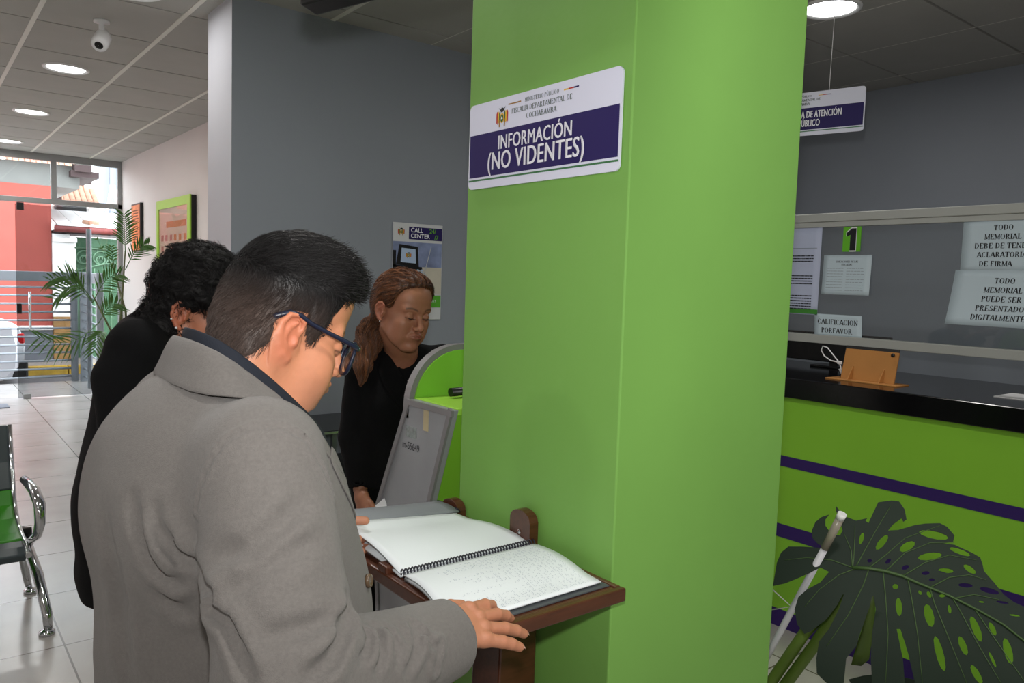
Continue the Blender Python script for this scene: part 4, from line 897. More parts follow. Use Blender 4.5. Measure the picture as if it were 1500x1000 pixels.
# ---------------------------------------------------------------- anatomy (local head frame: +x face, +y left, +z up, origin between the ears)
def ear_sdf(P, s, k=1.0, sz=1.0):
    """s=+1 left ear"""
    Q = P.copy(); Q[:, 1] = Q[:, 1]*s
    def pt(x, z, y): return (x*sz*k-.002, y, z*sz*k)
    H = [pt(.006, -.002, .080), pt(.013, .014, .082), pt(.012, .026, .084), pt(.001, .034, .087), pt(-.013, .030, .091), pt(-.021, .016, .094), pt(-.020, .000, .093), pt(-.014, -.014, .090), pt(-.005, -.025, .086), pt(.003, -.031, .082)]
    d = chain(Q, H, [.0022, .003, .0034, .0034, .0034, .0034, .0034, .0036, .0050, .0052], .002)
    M = rotm(0, 0, -.42)
    pl = el(Q, pt(-.004, .005, .083), (.021*sz, .0035, .028*sz), M)
    d = smin(d, pl, .004)
    d = smin(d, chain(Q, [pt(.002, .022, .086), pt(-.008, .012, .0885), pt(-.011, -.002, .089), pt(-.005, -.014, .087)], [.0026, .003, .003, .003], .002), .003)
    d = smin(d, el(Q, pt(.008, -.005, .084), (.004, .005, .006)), .004)
    d = smin(d, el(Q, pt(-.004, -.002, .077), (.012, .009, .02)), .006)
    d = smax(d, -el(Q, pt(-.0005, -.003, .091), (.008, .0075, .011)), .004)
    return d
def head_sdf(P, o={}):
    g = o.get; J = g('jaw', 1.0); X = np.abs(P[:, 1]); S = P.copy(); S[:, 1] = X
    d = el(P, *g('cr', ((-.014, 0, .045), (.098, g('hw', .077), .083))))
    d = smin(d, el(P, (-.025, 0, .0), (.066, .064, .062)), .03)
    d = smin(d, el(P, (.036, 0, -.015), (.055, .060, .085)), .03)
    d = smin(d, el(P, *g('fh', ((.045, 0, .062), (.048, .062, .052)))), .03)
    d = smin(d, rc(S, (-.002, .052*J, -.045), (.062, .016*J, -.094), .020, .020), .025)
    d = smin(d, el(P, (.076, 0, -.094), (.020, .021*J, .018)), .018)
    d = smin(d, el(S, (.056, .040*J, -.022), (.030, .026, .030)), .02)
    d = smin(d, el(S, (.048, .040*J, -.058), (.034, .022, .034)), .02)
    d = smin(d, rc(S, (.086, .008, .030), (.074, .044, .030), .011, .010), .014)
    d = smax(d, -el(S, (.098, .033, .008), (.018, .019, .013)), .012)
    # nose
    nl = g('nose', 1.0)
    d = smin(d, rc(P, (.086, 0, .022), (.104+.006*nl, 0, -.020), .007, .0095), .010)
    d = smin(d, el(P, (.106+.006*nl, 0, -.026), (.011, .0115, .0095)), .006)
    d = smin(d, el(S, (.100, .0125, -.029), (.011, .0075, .0075)), .005)
    d = smax(d, -el(S, (.106, .0065, -.0345), (.005, .0032, .004)), .003)
    # mouth
    d = smin(d, el(P, (.080, 0, -.056), (.023, .031, .022)), .014)
    d = smin(d, chain(S, [(.1035, .0, -.0495), (.1015, .010, -.0500), (.0935, .0235, -.0545)], [.0048, .0045, .0022], .003), .005)
    d = smin(d, chain(S, [(.1025, .0, -.0600), (.0995, .011, -.0595), (.0935, .0235, -.0550)], [.0056, .0048, .0020], .003), .005)
    d = smax(d, -chain(S, [(.1095, 0, -.0548), (.1065, .011, -.0550), (.0965, .025, -.0555)], [.0018, .0016, .0012], .002), .003)
    d = smax(d, -rc(S, (.097, .019, -.034), (.088, .031, -.052), .0018, .0012), .008)
    # eyelids over the eyeball
    lid = el(S, (.0795, .032, .0085), (.0150, .0150, .0142)); op = g('open', .0)
    d = smin(d, lid, .004)
    if op > 0:
        cut = np.maximum(np.abs(P[:, 2]-(.0035+op*.2))-op, -(P[:, 0]-.075)); e2 = el(S, (.0885, .032, .0035+op*.2), (.012, .0125, op))
        d = smax(d, -e2, .0015)
    if g('ears', True): d = smin(d, ear_sdf(P, 1, sz=g('ear', 1.0)), .004); d = smin(d, ear_sdf(P, -1, sz=g('ear', 1.0)), .004)
    return d
def lin(*c): return np.array(s2l(c)[:3], F32)
class Frame:
    """rigid placement of the local head (or hand) frame"""
    def __init__(s, c, M, k=1.0): s.c = V3(*c); s.M = np.array(M, F32); s.k = k
    def loc(s, P): return ((P-s.c)@s.M)/s.k
    def out(s, L_): return (np.atleast_2d(np.array(L_, F32))*s.k)@s.M.T+s.c
def hand_sdf(Q, fingers, k=.006, palm=None):
    """local hand frame: +x to the fingertips, +y to the thumb side (right hand seen from the back), +z back of the hand; origin at the wrist"""
    d = el(Q, (.012, 0, 0), (.034, .027, .018))
    for y in (-.027, -.009, .010, .028): d = smin(d, rc(Q, (.012, y*.62, 0), (.086-abs(y+.0)*.12 - (.006 if y < -.02 else 0), y*1.05, .001), .0145, .0105), .012)
    for pts, rs in fingers: d = smin(d, chain(Q, pts, rs, .0025), k)
    return d
# ================================================================ the man in the grey jacket
M_skin = mat('skin', (190, 128, 98), .5, attr='Col', bump=.12, bscale=260, sss=.12, var=.05, vscale=60)
M_hairb = mat('black hair', (20, 18, 19), .42, spec=.5)
M_jack = mat('grey-beige woven wool', (103, 99, 96), .9, var=.09, vscale=240, bump=.5, bscale=900, sheen=.15)
M_navy = mat('dark navy cloth', (24, 29, 40), .85, bump=.3, bscale=500)
M_trou = mat('charcoal trouser cloth', (40, 42, 48), .85, bump=.3, bscale=400)
M_shoe = mat('black shoe leather', (18, 16, 16), .3)
def lin(*c): return np.array(s2l(c)[:3], F32)
OFF = V3(.018, .050, 0)
MH = Frame((.444, 1.146, 1.461), rotm(0, R(20), R(-7)), .99)
MANO = dict(ears=True, hw=.078, jaw=1.06, nose=1.0, cr=((-.002, 0, .058), (.090, .078, .094)), fh=((.044, 0, .078), (.046, .064, .056)), ear=1.0)
def man_head(P): return head_sdf(MH.loc(P), MANO)*MH.k
def man_neck(P):
    P = P-OFF
    d = rc(P, (.345, 1.075, 1.36), (.385, 1.07, 1.455), .064, .060)
    d = smin(d, rc(P, (.40, 1.07, 1.33), (.45, 1.066, 1.40), .05, .042), .03)
    return smin(d, rc(P, (.33, .98, 1.345), (.33, 1.17, 1.345), .045), .04)
def man_skin(P): return smin(man_head(P), man_neck(P), .02)
def skin_cols(base, lip, fr_, stub=None, brows=(22, 18, 18), by=.030):
    base, lip = lin(*base), lin(*lip); bc = lin(*brows); st = lin(*(stub or (0, 0, 0)))
    def f(V):
        L_ = fr_.loc(V); X = np.abs(L_[:, 1]); c = np.tile(base, (len(V), 1))
        red = np.clip((X-.080)/.006, 0, 1)*np.exp(-(L_[:, 0]/.03)**4)*np.exp(-(L_[:, 2]/.045)**4); c = c*(1-.25*red[:, None]*np.array([0, .8, .8], F32))
        if stub is not None:
            s_ = np.clip((-.035-L_[:, 2])/.03, 0, 1)*np.clip((L_[:, 0]-.03)/.03, 0, 1)*.28; c = c*(1-s_[:, None])+st*s_[:, None]
        m = np.exp(-((L_[:, 2]+.055)/.0085)**2)*np.exp(-(X/.020)**4)*(L_[:, 0] > .088); c = c*(1-m[:, None]*.75)+lip*m[:, None]*.75
        zc = by+.006*np.sin(np.clip((X-.014)/.036, 0, 1)*2.6); b = np.exp(-((L_[:, 2]-zc)/.0032)**2)*((X > .013) & (X < .052) & (L_[:, 0] > .05)); b = b*.85; c = c*(1-b[:, None])+bc*b[:, None]
        e = np.exp(-((L_[:, 2]-.0035)/.0016)**2)*((X > .019) & (X < .047) & (L_[:, 0] > .07)); c = c*(1-.8*e[:, None])+bc*.8*e[:, None]
        return np.clip(c, 0, 1)
    return f
# hands: finger chains in the hand frame
def curled(y, base, lens, bend, spread, rs=(.0088, .0082, .0074, .0062)):
    p = [Vector((base, y, .002))]; a = 0
    for L_, b in zip(lens, bend):
        a += b; d = Vector((math.cos(a)*math.cos(spread), math.sin(spread), -math.sin(a))); p.append(p[-1]+d*L_)
    return [tuple(q) for q in p], list(rs)
def axes_frame(c, fwd, up, k=1.0, right=True):
    f_ = Vector(fwd).normalized(); u = Vector(up); u = (u-f_*u.dot(f_)).normalized(); y = u.cross(f_)
    if not right: y = -y
    return Frame(c, np.array(Matrix((f_, y, u)).transposed(), F32), k)
RR = (.0102, .0094, .0086, .0072)
RH = axes_frame((.572, .878, 1.054), (.97, .16, -.10), (-.05, -.48, .86), .98)
RF = [curled(.026, .086, (.040, .024, .020), (.10, .30, .30), R(5), RR), curled(.009, .090, (.044, .027, .021), (.08, .26, .22), R(-2), RR),
      curled(-.011, .086, (.042, .026, .021), (.05, .18, .14), R(-13), RR), curled(-.030, .074, (.030, .018, .017), (.02, .12, .12), R(-22), RR),
      ([(.020, .020, -.004), (.048, .042, -.010), (.075, .052, -.014), (.098, .050, -.016)], [.0125, .0115, .0095, .0078])]
def rhand(P): 
    Q = RH.loc(P); d = hand_sdf(Q, RF)
    d = smin(d, rc(Q, (-.12, 0, 0), (.008, 0, 0), .027, .0235), .015)
    for (pts, rs) in RF[:4]: d = smin(d, el(Q, pts[0], (.010, .0085, .0115)), .006)
    return d
LH = axes_frame((.580, 1.362, 1.010), (.97, -.10, .03), (.12, .97, -.1), 1.0, right=False)
LF = [curled(.026, .088, (.040, .024, .020), (1.0, 1.3, .8), R(4)), curled(.009, .092, (.044, .027, .021), (1.0, 1.3, .8), R(0)),
      curled(-.011, .088, (.042, .026, .021), (1.0, 1.3, .8), R(-4)), curled(-.030, .078, (.034, .020, .019), (1.0, 1.3, .8), R(-8)),
      ([(.020, .020, 0), (.052, .048, .0), (.088, .062, -.004), (.124, .058, -.016)], [.0125, .0115, .0098, .0082])]
def lhand(P):
    Q = LH.loc(P); return smin(hand_sdf(Q, LF), rc(Q, (-.12, 0, 0), (.008, 0, 0), .027, .0235), .015)
def man_core(P):
    P = P-OFF*.9
    d = el(P, (.35, 1.08, 1.19), (.13, .18, .22)); d = smin(d, el(P, (.36, 1.08, .98), (.14, .16, .16)), .06)
    for y in (.99, 1.17): d = smin(d, chain(P, [(.35, y, .93), (.37, y, .5), (.35, y, .09)], [.085, .06, .045]), .03)
    for s, e_, w_ in (((.33, .89, 1.31), (.315, .755, 1.075), (.56, .835, 1.05)), ((.34, 1.24, 1.31), (.385, 1.345, 1.07), (.565, 1.325, 1.032))): d = smin(d, chain(P, [s, e_, w_], [.055, .042, .028]), .02)
    return d
# --- jacket
R_SH, R_EL, R_WR = (.345, .938, 1.318), (.330, .800, 1.075), (.590, .873, 1.050)
L_SH, L_EL, L_WR = (.350, 1.300, 1.325), (.40, 1.39, 1.06), (.572, 1.362, 1.014)
FOLDS = [([(0.262,0.919,1.271),(0.263,0.915,1.293),(0.272,0.905,1.329),(0.289,0.896,1.357),(0.317,0.885,1.371),(0.35,0.876,1.369),(0.374,0.871,1.352),(0.395,0.866,1.315),(0.407,0.866,1.283)],0.0032,0.0056),([(0.212,1.009,1.274),(0.216,0.991,1.233),(0.227,0.979,1.201),(0.247,0.964,1.176),(0.258,0.869,1.191)],0.009,0.0088),([(0.229,0.98,1.264),(0.234,0.968,1.229),(0.251,0.955,1.2),(0.26,0.857,1.212)],0.009,0.0096),([(0.24,0.963,1.237),(0.251,0.954,1.215),(0.271,0.937,1.207)],0.008,0.0123),([(0.266,0.855,1.238),(0.29,0.825,1.246),(0.322,0.821,1.269),(0.358,0.833,1.291)],0.012,0.0088),([(0.26,0.889,1.198),(0.26,0.846,1.198),(0.258,0.844,1.182),(0.266,0.812,1.175),(0.27,0.787,1.151),(0.271,0.763,1.129)],0.008,0.0158),([(0.275,0.819,1.208),(0.296,0.807,1.224),(0.33,0.806,1.244),(0.365,0.813,1.25)],0.012,0.007),([(0.235,0.984,1.157),(0.259,0.971,1.132),(0.257,0.856,1.179)],0.01,0.007),([(0.286,0.778,1.164),(0.314,0.766,1.171),(0.356,0.767,1.17),(0.391,0.787,1.164)],0.011,0.007),([(0.398,0.802,1.175),(0.384,0.776,1.159),(0.349,0.743,1.14),(0.321,0.734,1.13)],0.009,0.0158),([(0.41,0.788,1.14),(0.414,0.78,1.13),(0.402,0.763,1.124),(0.393,0.754,1.122)],0.006,0.0105),([(0.436,0.806,1.131),(0.43,0.782,1.122),(0.422,0.765,1.11),(0.415,0.756,1.101)],0.006,0.0105),([(0.45,0.805,1.127),(0.45,0.788,1.117),(0.458,0.779,1.104)],0.005,0.0088),([(0.495,0.814,1.117),(0.49,0.797,1.108),(0.486,0.786,1.097),(0.474,0.777,1.09),(0.462,0.768,1.08)],0.006,0.0123),([(0.497,0.812,1.115),(0.503,0.801,1.104),(0.512,0.796,1.093),(0.521,0.794,1.082)],0.005,0.0088),([(0.529,0.8,1.088),(0.522,0.793,1.078),(0.515,0.787,1.067),(0.514,0.786,1.059)],0.004,0.007),([(0.452,0.793,1.121),(0.447,0.778,1.111),(0.452,0.77,1.095)],0.005,0.007),([(0.189,1.055,1.251),(0.195,1.039,1.185),(0.206,1.06,1.097),(0.213,1.045,1.022)],0.014,0.007)]
def jack_base(P):
    P = P-OFF
    d = el(P, (.350, 1.085, 1.19), (.165, .205, .195))
    d = smin(d, el(P, (.285, 1.085, 1.24), (.115, .185, .155)), .08)
    d = smin(d, chain(P, [(.318, .92, 1.312), (.312, 1.085, 1.335), (.318, 1.25, 1.312)], [.068, .066, .068], .02), .05)
    d = smin(d, el(P, (.385, 1.095, 1.05), (.170, .180, .18)), .08)
    d = smin(d, rc(P, (.365, 1.085, .98), (.355, 1.085, .82), .185, .20), .08)
    d = smin(d, rc(P, (.33, 1.08, 1.33), (.345, 1.078, 1.395), .11, .058), .03)
    return d
def sleeve(P, s, e_, w_, r=(.080, .078, .054)):
    return chain(P, [s, e_, w_], r, .03)
def jacket(P, folds=True):
    t_ = jack_base(P)
    a = sleeve(P, R_SH, R_EL, R_WR); b = sleeve(P, L_SH, L_EL, L_WR)
    a = smax(a, plane(P, R_WR, np.array(R_WR)-np.array(R_EL)), .006); b = smax(b, plane(P, L_WR, np.array(L_WR)-np.array(L_EL)), .006)
    a = np.maximum(a, -rc(P, R_EL, np.array(R_WR)+(np.array(R_WR)-np.array(R_EL))*.2, .05, .049)*1.0)*1.0 if False else a
    d = smin(smin(t_, a, .022), b, .022)
    cut = smax(rc(P, R_WR, (.72, .91, 1.04), .046, .042), -plane(P, (.555, .863, 1.052), np.array(R_WR)-np.array(R_EL)), .002); d = smax(d, -cut, .003)
    cut = smax(rc(P, L_WR, (.70, 1.35, 1.02), .048, .046), -plane(P, (.550, 1.37, 1.036), np.array(L_WR)-np.array(L_EL)), .002); d = smax(d, -cut, .003)
    d = smax(d, -plane(P, (0, 0, .76), (0, 0, 1)), .01)
    # neck opening
    P_ = P; P = P-OFF
    nk = rc(P, (.345, 1.075, 1.34), (.40, 1.07, 1.56), .060, .085); d = smax(d, -nk, .006)
    # open front V with the shirt inside
    v = smax(smax(plane(P, (.40, 1.10, 1.12), (-.1, -1, -.30)), plane(P, (.40, 1.10, 1.12), (-.1, 1, -.30)), .004), -plane(P, (.45, 0, 1.2), (1, 0, .25)), .01); d = smax(d, -v, .006)
    # front opening edge below the button
    sl = rc(P, (.60, 1.075, 1.16), (.60, 1.075, .74), .0); d = d+.004*np.exp(-((P[:, 1]-1.078)/.004)**2)*(P[:, 0] > .45)*(P[:, 2] < 1.14)
    P = P_
    if folds:
        d = d+.0018*hashn(P, 14, 2)+.0012*hashn(P, 31, 5)
        for pts, w_, dep in FOLDS:
            q = np.full(len(P), 9., F32); u = np.zeros(len(P), F32); n_ = len(pts)-1
            for i in range(n_):
                a_, b_ = V3(*pts[i]), V3(*pts[i+1]); ab = b_-a_; h_ = np.clip((P-a_)@ab/float(ab@ab+1e-9), 0, 1); e_ = np.linalg.norm(P-a_-h_[:, None]*ab, axis=1)
                m_ = e_ < q; q[m_] = e_[m_]; u[m_] = (i+h_[m_])/n_
            tp = np.clip(np.sin(math.pi*(.06+.88*u))*1.5, 0, 1) if w_ > .004 else 1
            d = d+tp*(dep*np.exp(-(q/w_)**2)-dep*.5*np.exp(-((q-w_*2.0)/(w_*1.2))**2))
    return d
def strip(rows, name, m, parent, th=.004, sub=1, off=0):
    mb = MB(); mb.grid([[Vector(p) for p in r_] for r_ in rows], True); return mb.build(name, m, parent, solid=th, sub=sub, off=off)
def on_surf(f, p, off=.0, n=6):
    """push a point onto the surface f = off"""
    P = np.array([p], F32)
    for _ in range(n): P = P-(f(P)-off)[:, None]*grad(f, P, .002)
    return tuple(P[0])
def build_man():
    t = thing('person', 'man in a grey-beige blazer and dark navy shirt with glasses, bent over the braille book', 'person', (.35, 1.08, 0))
    cols = skin_cols((198, 134, 102), (168, 96, 84), MH, stub=(120, 88, 74))
    parts = [nets(lambda P: smax(man_skin(P), -plane(P, (0, 0, 1.345), (0, 0, 1)), .005), (.24, .95, 1.33), (.62, 1.32, 1.66), .0022)]
    parts.append(nets(rhand, (.52, .76, .94), (.80, .98, 1.12), .0019)); parts.append(nets(lhand, (.48, 1.24, .93), (.76, 1.47, 1.12), .0022))
    parts.append(nets(man_core, (.15, .65, .02), (.65, 1.6, 1.42), .009))
    np_mesh('body', parts, M_skin, t, cols)
    # fingernails
    mb = MB()
    for pts, rs in RF:
        a, b = Vector(pts[-2]), Vector(pts[-1]); d = (b-a).normalized(); s = Vector((0, 1, 0)); u = s.cross(d)*-1
        if u.z < 0: u = -u
        c = b+u*rs[-1]*.82+d*.001; P = []
        for i in range(5):
            for j in range(5): x, y = (i-2)/2, (j-2)/2; P.append(c+d*x*.0058+s*y*.0048-u*(.0016*y*y+.001*max(x, 0)**2))
        mb.add([tuple(RH.out([p])[0]) for p in P], [(i*5+j, i*5+j+1, (i+1)*5+j+1, (i+1)*5+j) for i in range(4) for j in range(4)], True)
    mb.build('fingernails', mat('fingernail', (222, 176, 160), .3), t, solid=.0006, off=0)
    # jacket
    V, Q = nets(jacket, (.12, .68, .74), (.66, 1.56, 1.52), .0045); jk = np_mesh('jacket', [(V, Q)], M_jack, t)
    jb = lambda P: jacket(P, False)
    o3 = lambda L_: [(p[0]+float(OFF[0]), p[1]+float(OFF[1]), p[2]) for p in L_]
    # collar of the jacket: wraps the neck from the right lapel round the back to the left
    def collar(rows_top, rows_bot, name, m, parent, th, roll=.006):
        n = len(rows_top); R_ = []
        for k in range(6):
            u = k/5; R_.append([Vector(a).lerp(Vector(b), u)+Vector((0, 0, roll*math.sin(math.pi*min(1, u*1.4)))) for a, b in zip(rows_top, rows_bot)])
        return strip(R_, name, m, parent, th)
    mir = lambda L_: L_+[(p[0], 2.25-p[1], p[2]) for p in L_[-2::-1]]
    top = mir([(.505, 1.09, 1.28), (.466, 1.050, 1.312), (.434, 1.030, 1.345), (.390, 1.020, 1.387), (.339, 1.024, 1.436), (.305, 1.055, 1.458), (.293, 1.125, 1.462)])
    bo = mir([(.515, 1.04, 1.25), (.465, 1.01, 1.295), (.425, .985, 1.335), (.375, .962, 1.378), (.307, .970, 1.425), (.268, 1.02, 1.425), (.262, 1.125, 1.412)])
    bot = [on_surf(jb, p, .0045) for p in bo]
    collar(top, bot, 'collar', M_jack, jk, .005)
    # lapels down to the button
    for s in (-1, 1):
        yb = 1.128
        T1 = [(.498, yb+s*.060, 1.300), (.520, yb+s*.050, 1.26), (.540, yb+s*.036, 1.22), (.556, yb+s*.02, 1.17), (.570, yb+s*.004, 1.125)]
        T2 = []
        for i, p in enumerate(T1): q = Vector(p)+Vector((-.035, s*(.062, .078, .062, .042, .012)[i], -.012)); T2.append(on_surf(jb, q, .004))
        T1 = [on_surf(jb, p, .005) for p in T1]
        strip([[Vector(a).lerp(Vector(b), k/4) for a, b in zip(T1, T2)] for k in range(5)] if s < 0 else [[Vector(a).lerp(Vector(b), k/4) for a, b in zip(T1, T2)][::-1] for k in range(5)], 'lapel', M_jack, jk, .004)
    for q_ in ((.541, 1.022, 1.092), (.553, 1.03, .97)):
        p = Vector(on_surf(jb, q_, .0015)); n = Vector(grad(jb, np.array([p], F32))[0]); n = (n+Vector((0, -.35, 0))).normalized()
        MB().lathe([(.001, .0035), (.006, .0030), (.0075, .0045), (.0095, .004), (.0105, .001), (.0105, -.002), (.001, -.002)], 24, p, axis=n).build('button', mat('horn button', (92, 74, 56), .3), jk)
    for k in range(4):
        p = Vector(on_surf(jb, Vector(R_WR)+Vector((-.012-.018*k, -.02, -.055)), .001)); n = Vector(grad(jb, np.array([p], F32))[0])
        MB().lathe([(.001, .003), (.005, .0025), (.007, .003), (.0075, 0), (.001, 0)], 18, p, axis=n).build('cuff_button', mat('horn button', (92, 74, 56), .3), jk)
    # shirt
    def shirt(P):
        d = smin(jack_base(P)+.022, man_neck(P)-.005, .02); return smax(smax(d, -plane(P, (0, 0, .80), (0, 0, 1)), .01), plane(P, (.38, 1.125, 1.385), (.77, 0, 1)), .004)
    V, Q = nets(shirt, (.16, .88, .78), (.64, 1.36, 1.52), .006); sh = np_mesh('shirt', [(V, Q)], M_navy, t)
    top = mir([(.500, 1.112, 1.318), (.478, 1.085, 1.335), (.455, 1.064, 1.354), (.430, 1.052, 1.376), (.400, 1.045, 1.404), (.347, 1.048, 1.450), (.315, 1.075, 1.470), (.305, 1.125, 1.474)])
    bot = [(p[0]+(p[0]-.388)*.10, p[1]+(p[1]-1.125)*.22, p[2]-.048) for p in top]
    bot[0] = (.528, 1.085, 1.24); bot[-1] = (.528, 1.165, 1.24)
    collar(top, bot, 'shirt_collar', M_navy, sh, .004, .004)
    # trousers and shoes
    def trousers(P):
        P = P-OFF
        d = el(P, (.355, 1.08, .90), (.15, .175, .13))
        for y in (.985, 1.175): d = smin(d, chain(P, [(.36, y, .88), (.375, y, .5), (.35, y, .06)], [.105, .082, .066]), .03)
        return smax(d, -plane(P, (0, 0, .05), (0, 0, 1)), .004)+.002*hashn(P, 16, 1)
    V, Q = nets(trousers, (.15, .86, .03), (.62, 1.40, 1.04), .008); np_mesh('trousers', [(V, Q)], M_trou, t)
    for y in (.985, 1.175):
        def shoe(P, y=y):
            P = P-OFF
            d = smin(el(P, (.44, y, .035), (.115, .046, .04)), el(P, (.34, y, .05), (.05, .042, .055)), .03); return smax(d, -plane(P, (0, 0, .001), (0, 0, 1)), .003)
        V, Q = nets(shoe, (.27, y-.02, -.01), (.60, y+.12, .12), .005); np_mesh('shoe', [(V, Q)], M_shoe, t)
    # hair
    ho = dict(MANO); ho['ears'] = False
    XL = [-.115, -.085, -.055, -.034, -.022, -.012, .014, .020, .030, .042, .050, .062, .085, .1]; ZL = [-.036, -.048, -.054, -.036, -.002, .034, .036, .010, -.008, .0, .050, .076, .088, .09]
    def cap(P, grow=0):
        L_ = MH.loc(P); z0 = np.interp(L_[:, 0], XL, ZL).astype(F32); top = np.clip((L_[:, 2]-.06)/.05, 0, 1)*np.clip((L_[:, 0]+.04)/.1, 0, 1)
        h_ = smin(head_sdf(L_, ho), man_neck(P)/MH.k, .02)-.0015-.0045*np.clip((L_[:, 2]-z0)/.035, 0, 1)-.011*top-.0012*hashn(L_, 120, 3)
        return smax(h_, -(L_[:, 2]-z0)*.8, .012)*MH.k
    V, Q = nets(cap, (.26, 1.0, 1.38), (.62, 1.28, 1.66), .003); 
    def hcol(V_):
        l = MH.loc(V_); k = np.clip((.075-l[:, 2])/.06, 0, 1)*np.clip((.06-l[:, 0])/.03, 0, 1)*.85; return lin(17, 15, 16)*(1-k[:, None])+lin(74, 60, 54)*k[:, None]
    M_hs = mat('short black hair with brown grey sides', (20, 18, 19), .5, attr='Col', spec=.4, var=.3, vscale=400)
    hr = np_mesh('hair', [(V, Q)], M_hs, t, hcol)
    rr = np.random.default_rng(3); L_ = MH.loc(V); z0 = np.interp(L_[:, 0], XL, ZL)
    ok = np.where(L_[:, 2] > z0+.001)[0]; pick = rr.choice(ok, 15000); roots = V[pick]+rr.normal(0, .0012, (15000, 3)).astype(F32)
    def flow(P):
        l = MH.loc(P); up = np.clip((l[:, 2]-.05)/.05, 0, 1)[:, None]
        side = np.stack([-.35+0*l[:, 0], .0*l[:, 1], -1+0*l[:, 0]], 1); tp = np.stack([.9+0*l[:, 0], .15*np.sign(l[:, 1]), .25+0*l[:, 0]], 1)
        return ((side*(1-up)+tp*up)@MH.M.T).astype(F32)
    LL = .012+.016*np.clip((MH.loc(roots)[:, 2]-.05)/.06, 0, 1)
    strands('hair_strands', cap, roots, flow, LL, M_hs, hr, col=hcol, width=.00042, seg=4, lift=.003, jitter=.35, offs=(-.0005, .0025))
    ok2 = np.where((L_[:, 2] > z0+.001) & (L_[:, 2] > .075) & (L_[:, 0] > .0))[0]; roots = V[rr.choice(ok2, 1800)]
    strands('fringe_strands', cap, roots, flow, .017, M_hs, hr, col=hcol, width=.00045, seg=5, jitter=.4, hug=False, offs=(0, .002))
    # glasses
    g = thing('glasses_tmp', '', '') if False else None
    M_gl = mat('navy acetate', (22, 29, 50), .35)
    gl = MB()
    for s in (-1, 1):
        rim = [(.112-.010*abs(math.cos(R(a)))*0-.006*(1+math.cos(R(a)))*.5, s*(.034+.027*math.copysign(abs(math.cos(R(a)))**.7, math.cos(R(a)))), -.001+.0255*math.copysign(abs(math.sin(R(a)))**.75, math.sin(R(a)))) for a in range(0, 361, 15)]
        gl.tube([tuple(v) for v in MH.out(rim)], .0030, 8, cap=False)
    gl.tube([tuple(v) for v in MH.out([(.114, -.008, .008), (.117, 0, .011), (.114, .008, .008)])], .0020, 8)
    gb = gl.build('glasses_frame', M_gl, t)
    for s in (-1, 1):
        mb = MB(); mb.tube([tuple(v) for v in MH.out([(.109, s*.062, .016), (.104, s*.070, .018), (.09, s*.076, .020), (.05, s*.0815, .024), (.02, s*.085, .028), (.0, s*.088, .034), (-.015, s*.087, .033), (-.032, s*.084, .022), (-.040, s*.081, .014)])], [.0034, .004, .0036, .0034, .0034, .0036, .0042, .0046, .0036], 8); mb.build('temple_arm', M_gl, gb)
        MB().lathe([(.001, .002), (.0022, .002), (.0026, 0), (.001, 0)], 10, tuple(MH.out([(.111, s*.060, .018)])[0]), axis=tuple(MH.M[:, 0])).build('rivet', M_chrome, gb)
        rim = MH.out([(.1105-.006*(1+math.cos(R(a)))*.5, s*(.034+.026*math.copysign(abs(math.cos(R(a)))**.7, math.cos(R(a)))), -.001+.0245*math.copysign(abs(math.sin(R(a)))**.75, math.sin(R(a)))) for a in range(0, 360, 15)])
        mb = MB(); c = rim.mean(0); mb.add([tuple(c)]+[tuple(v) for v in rim], [(0, 1+i, 1+(i+1) % 24) for i in range(24)]); mb.build('lens', G_clear, gb)
    reloc(t)
build_man()
# ================================================================ the two women
M_blackc = mat('black knit cloth', (10, 10, 12), .95, bump=.4, bscale=300, spec=.2)
M_brown = mat('chestnut brown hair', (70, 42, 29), .5, var=.3, vscale=60)
M_silver = mat('silver jewellery', (220, 222, 226), .4, metal=.6)
def stdfingers(c=1.0, k=1):
    return [curled(.024, .080, (.036, .022, .018), (.15*c, .35*c, .3*c), R(4), (.0084, .0078, .0070, .0058)), curled(.008, .084, (.040, .025, .019), (.15*c, .35*c, .3*c), R(0), (.0084, .0078, .0070, .0058)),
            curled(-.009, .080, (.038, .023, .018), (.2*c, .35*c, .3*c), R(-5), (.0084, .0078, .0070, .0058)), curled(-.025, .072, (.030, .018, .016), (.25*c, .35*c, .3*c), R(-10), (.0078, .007, .0062, .0052)),
            ([(.018, .018, -.003), (.045, .036, -.008), (.070, .044, -.014), (.090, .042, -.020)], [.0115, .0105, .0088, .007])]
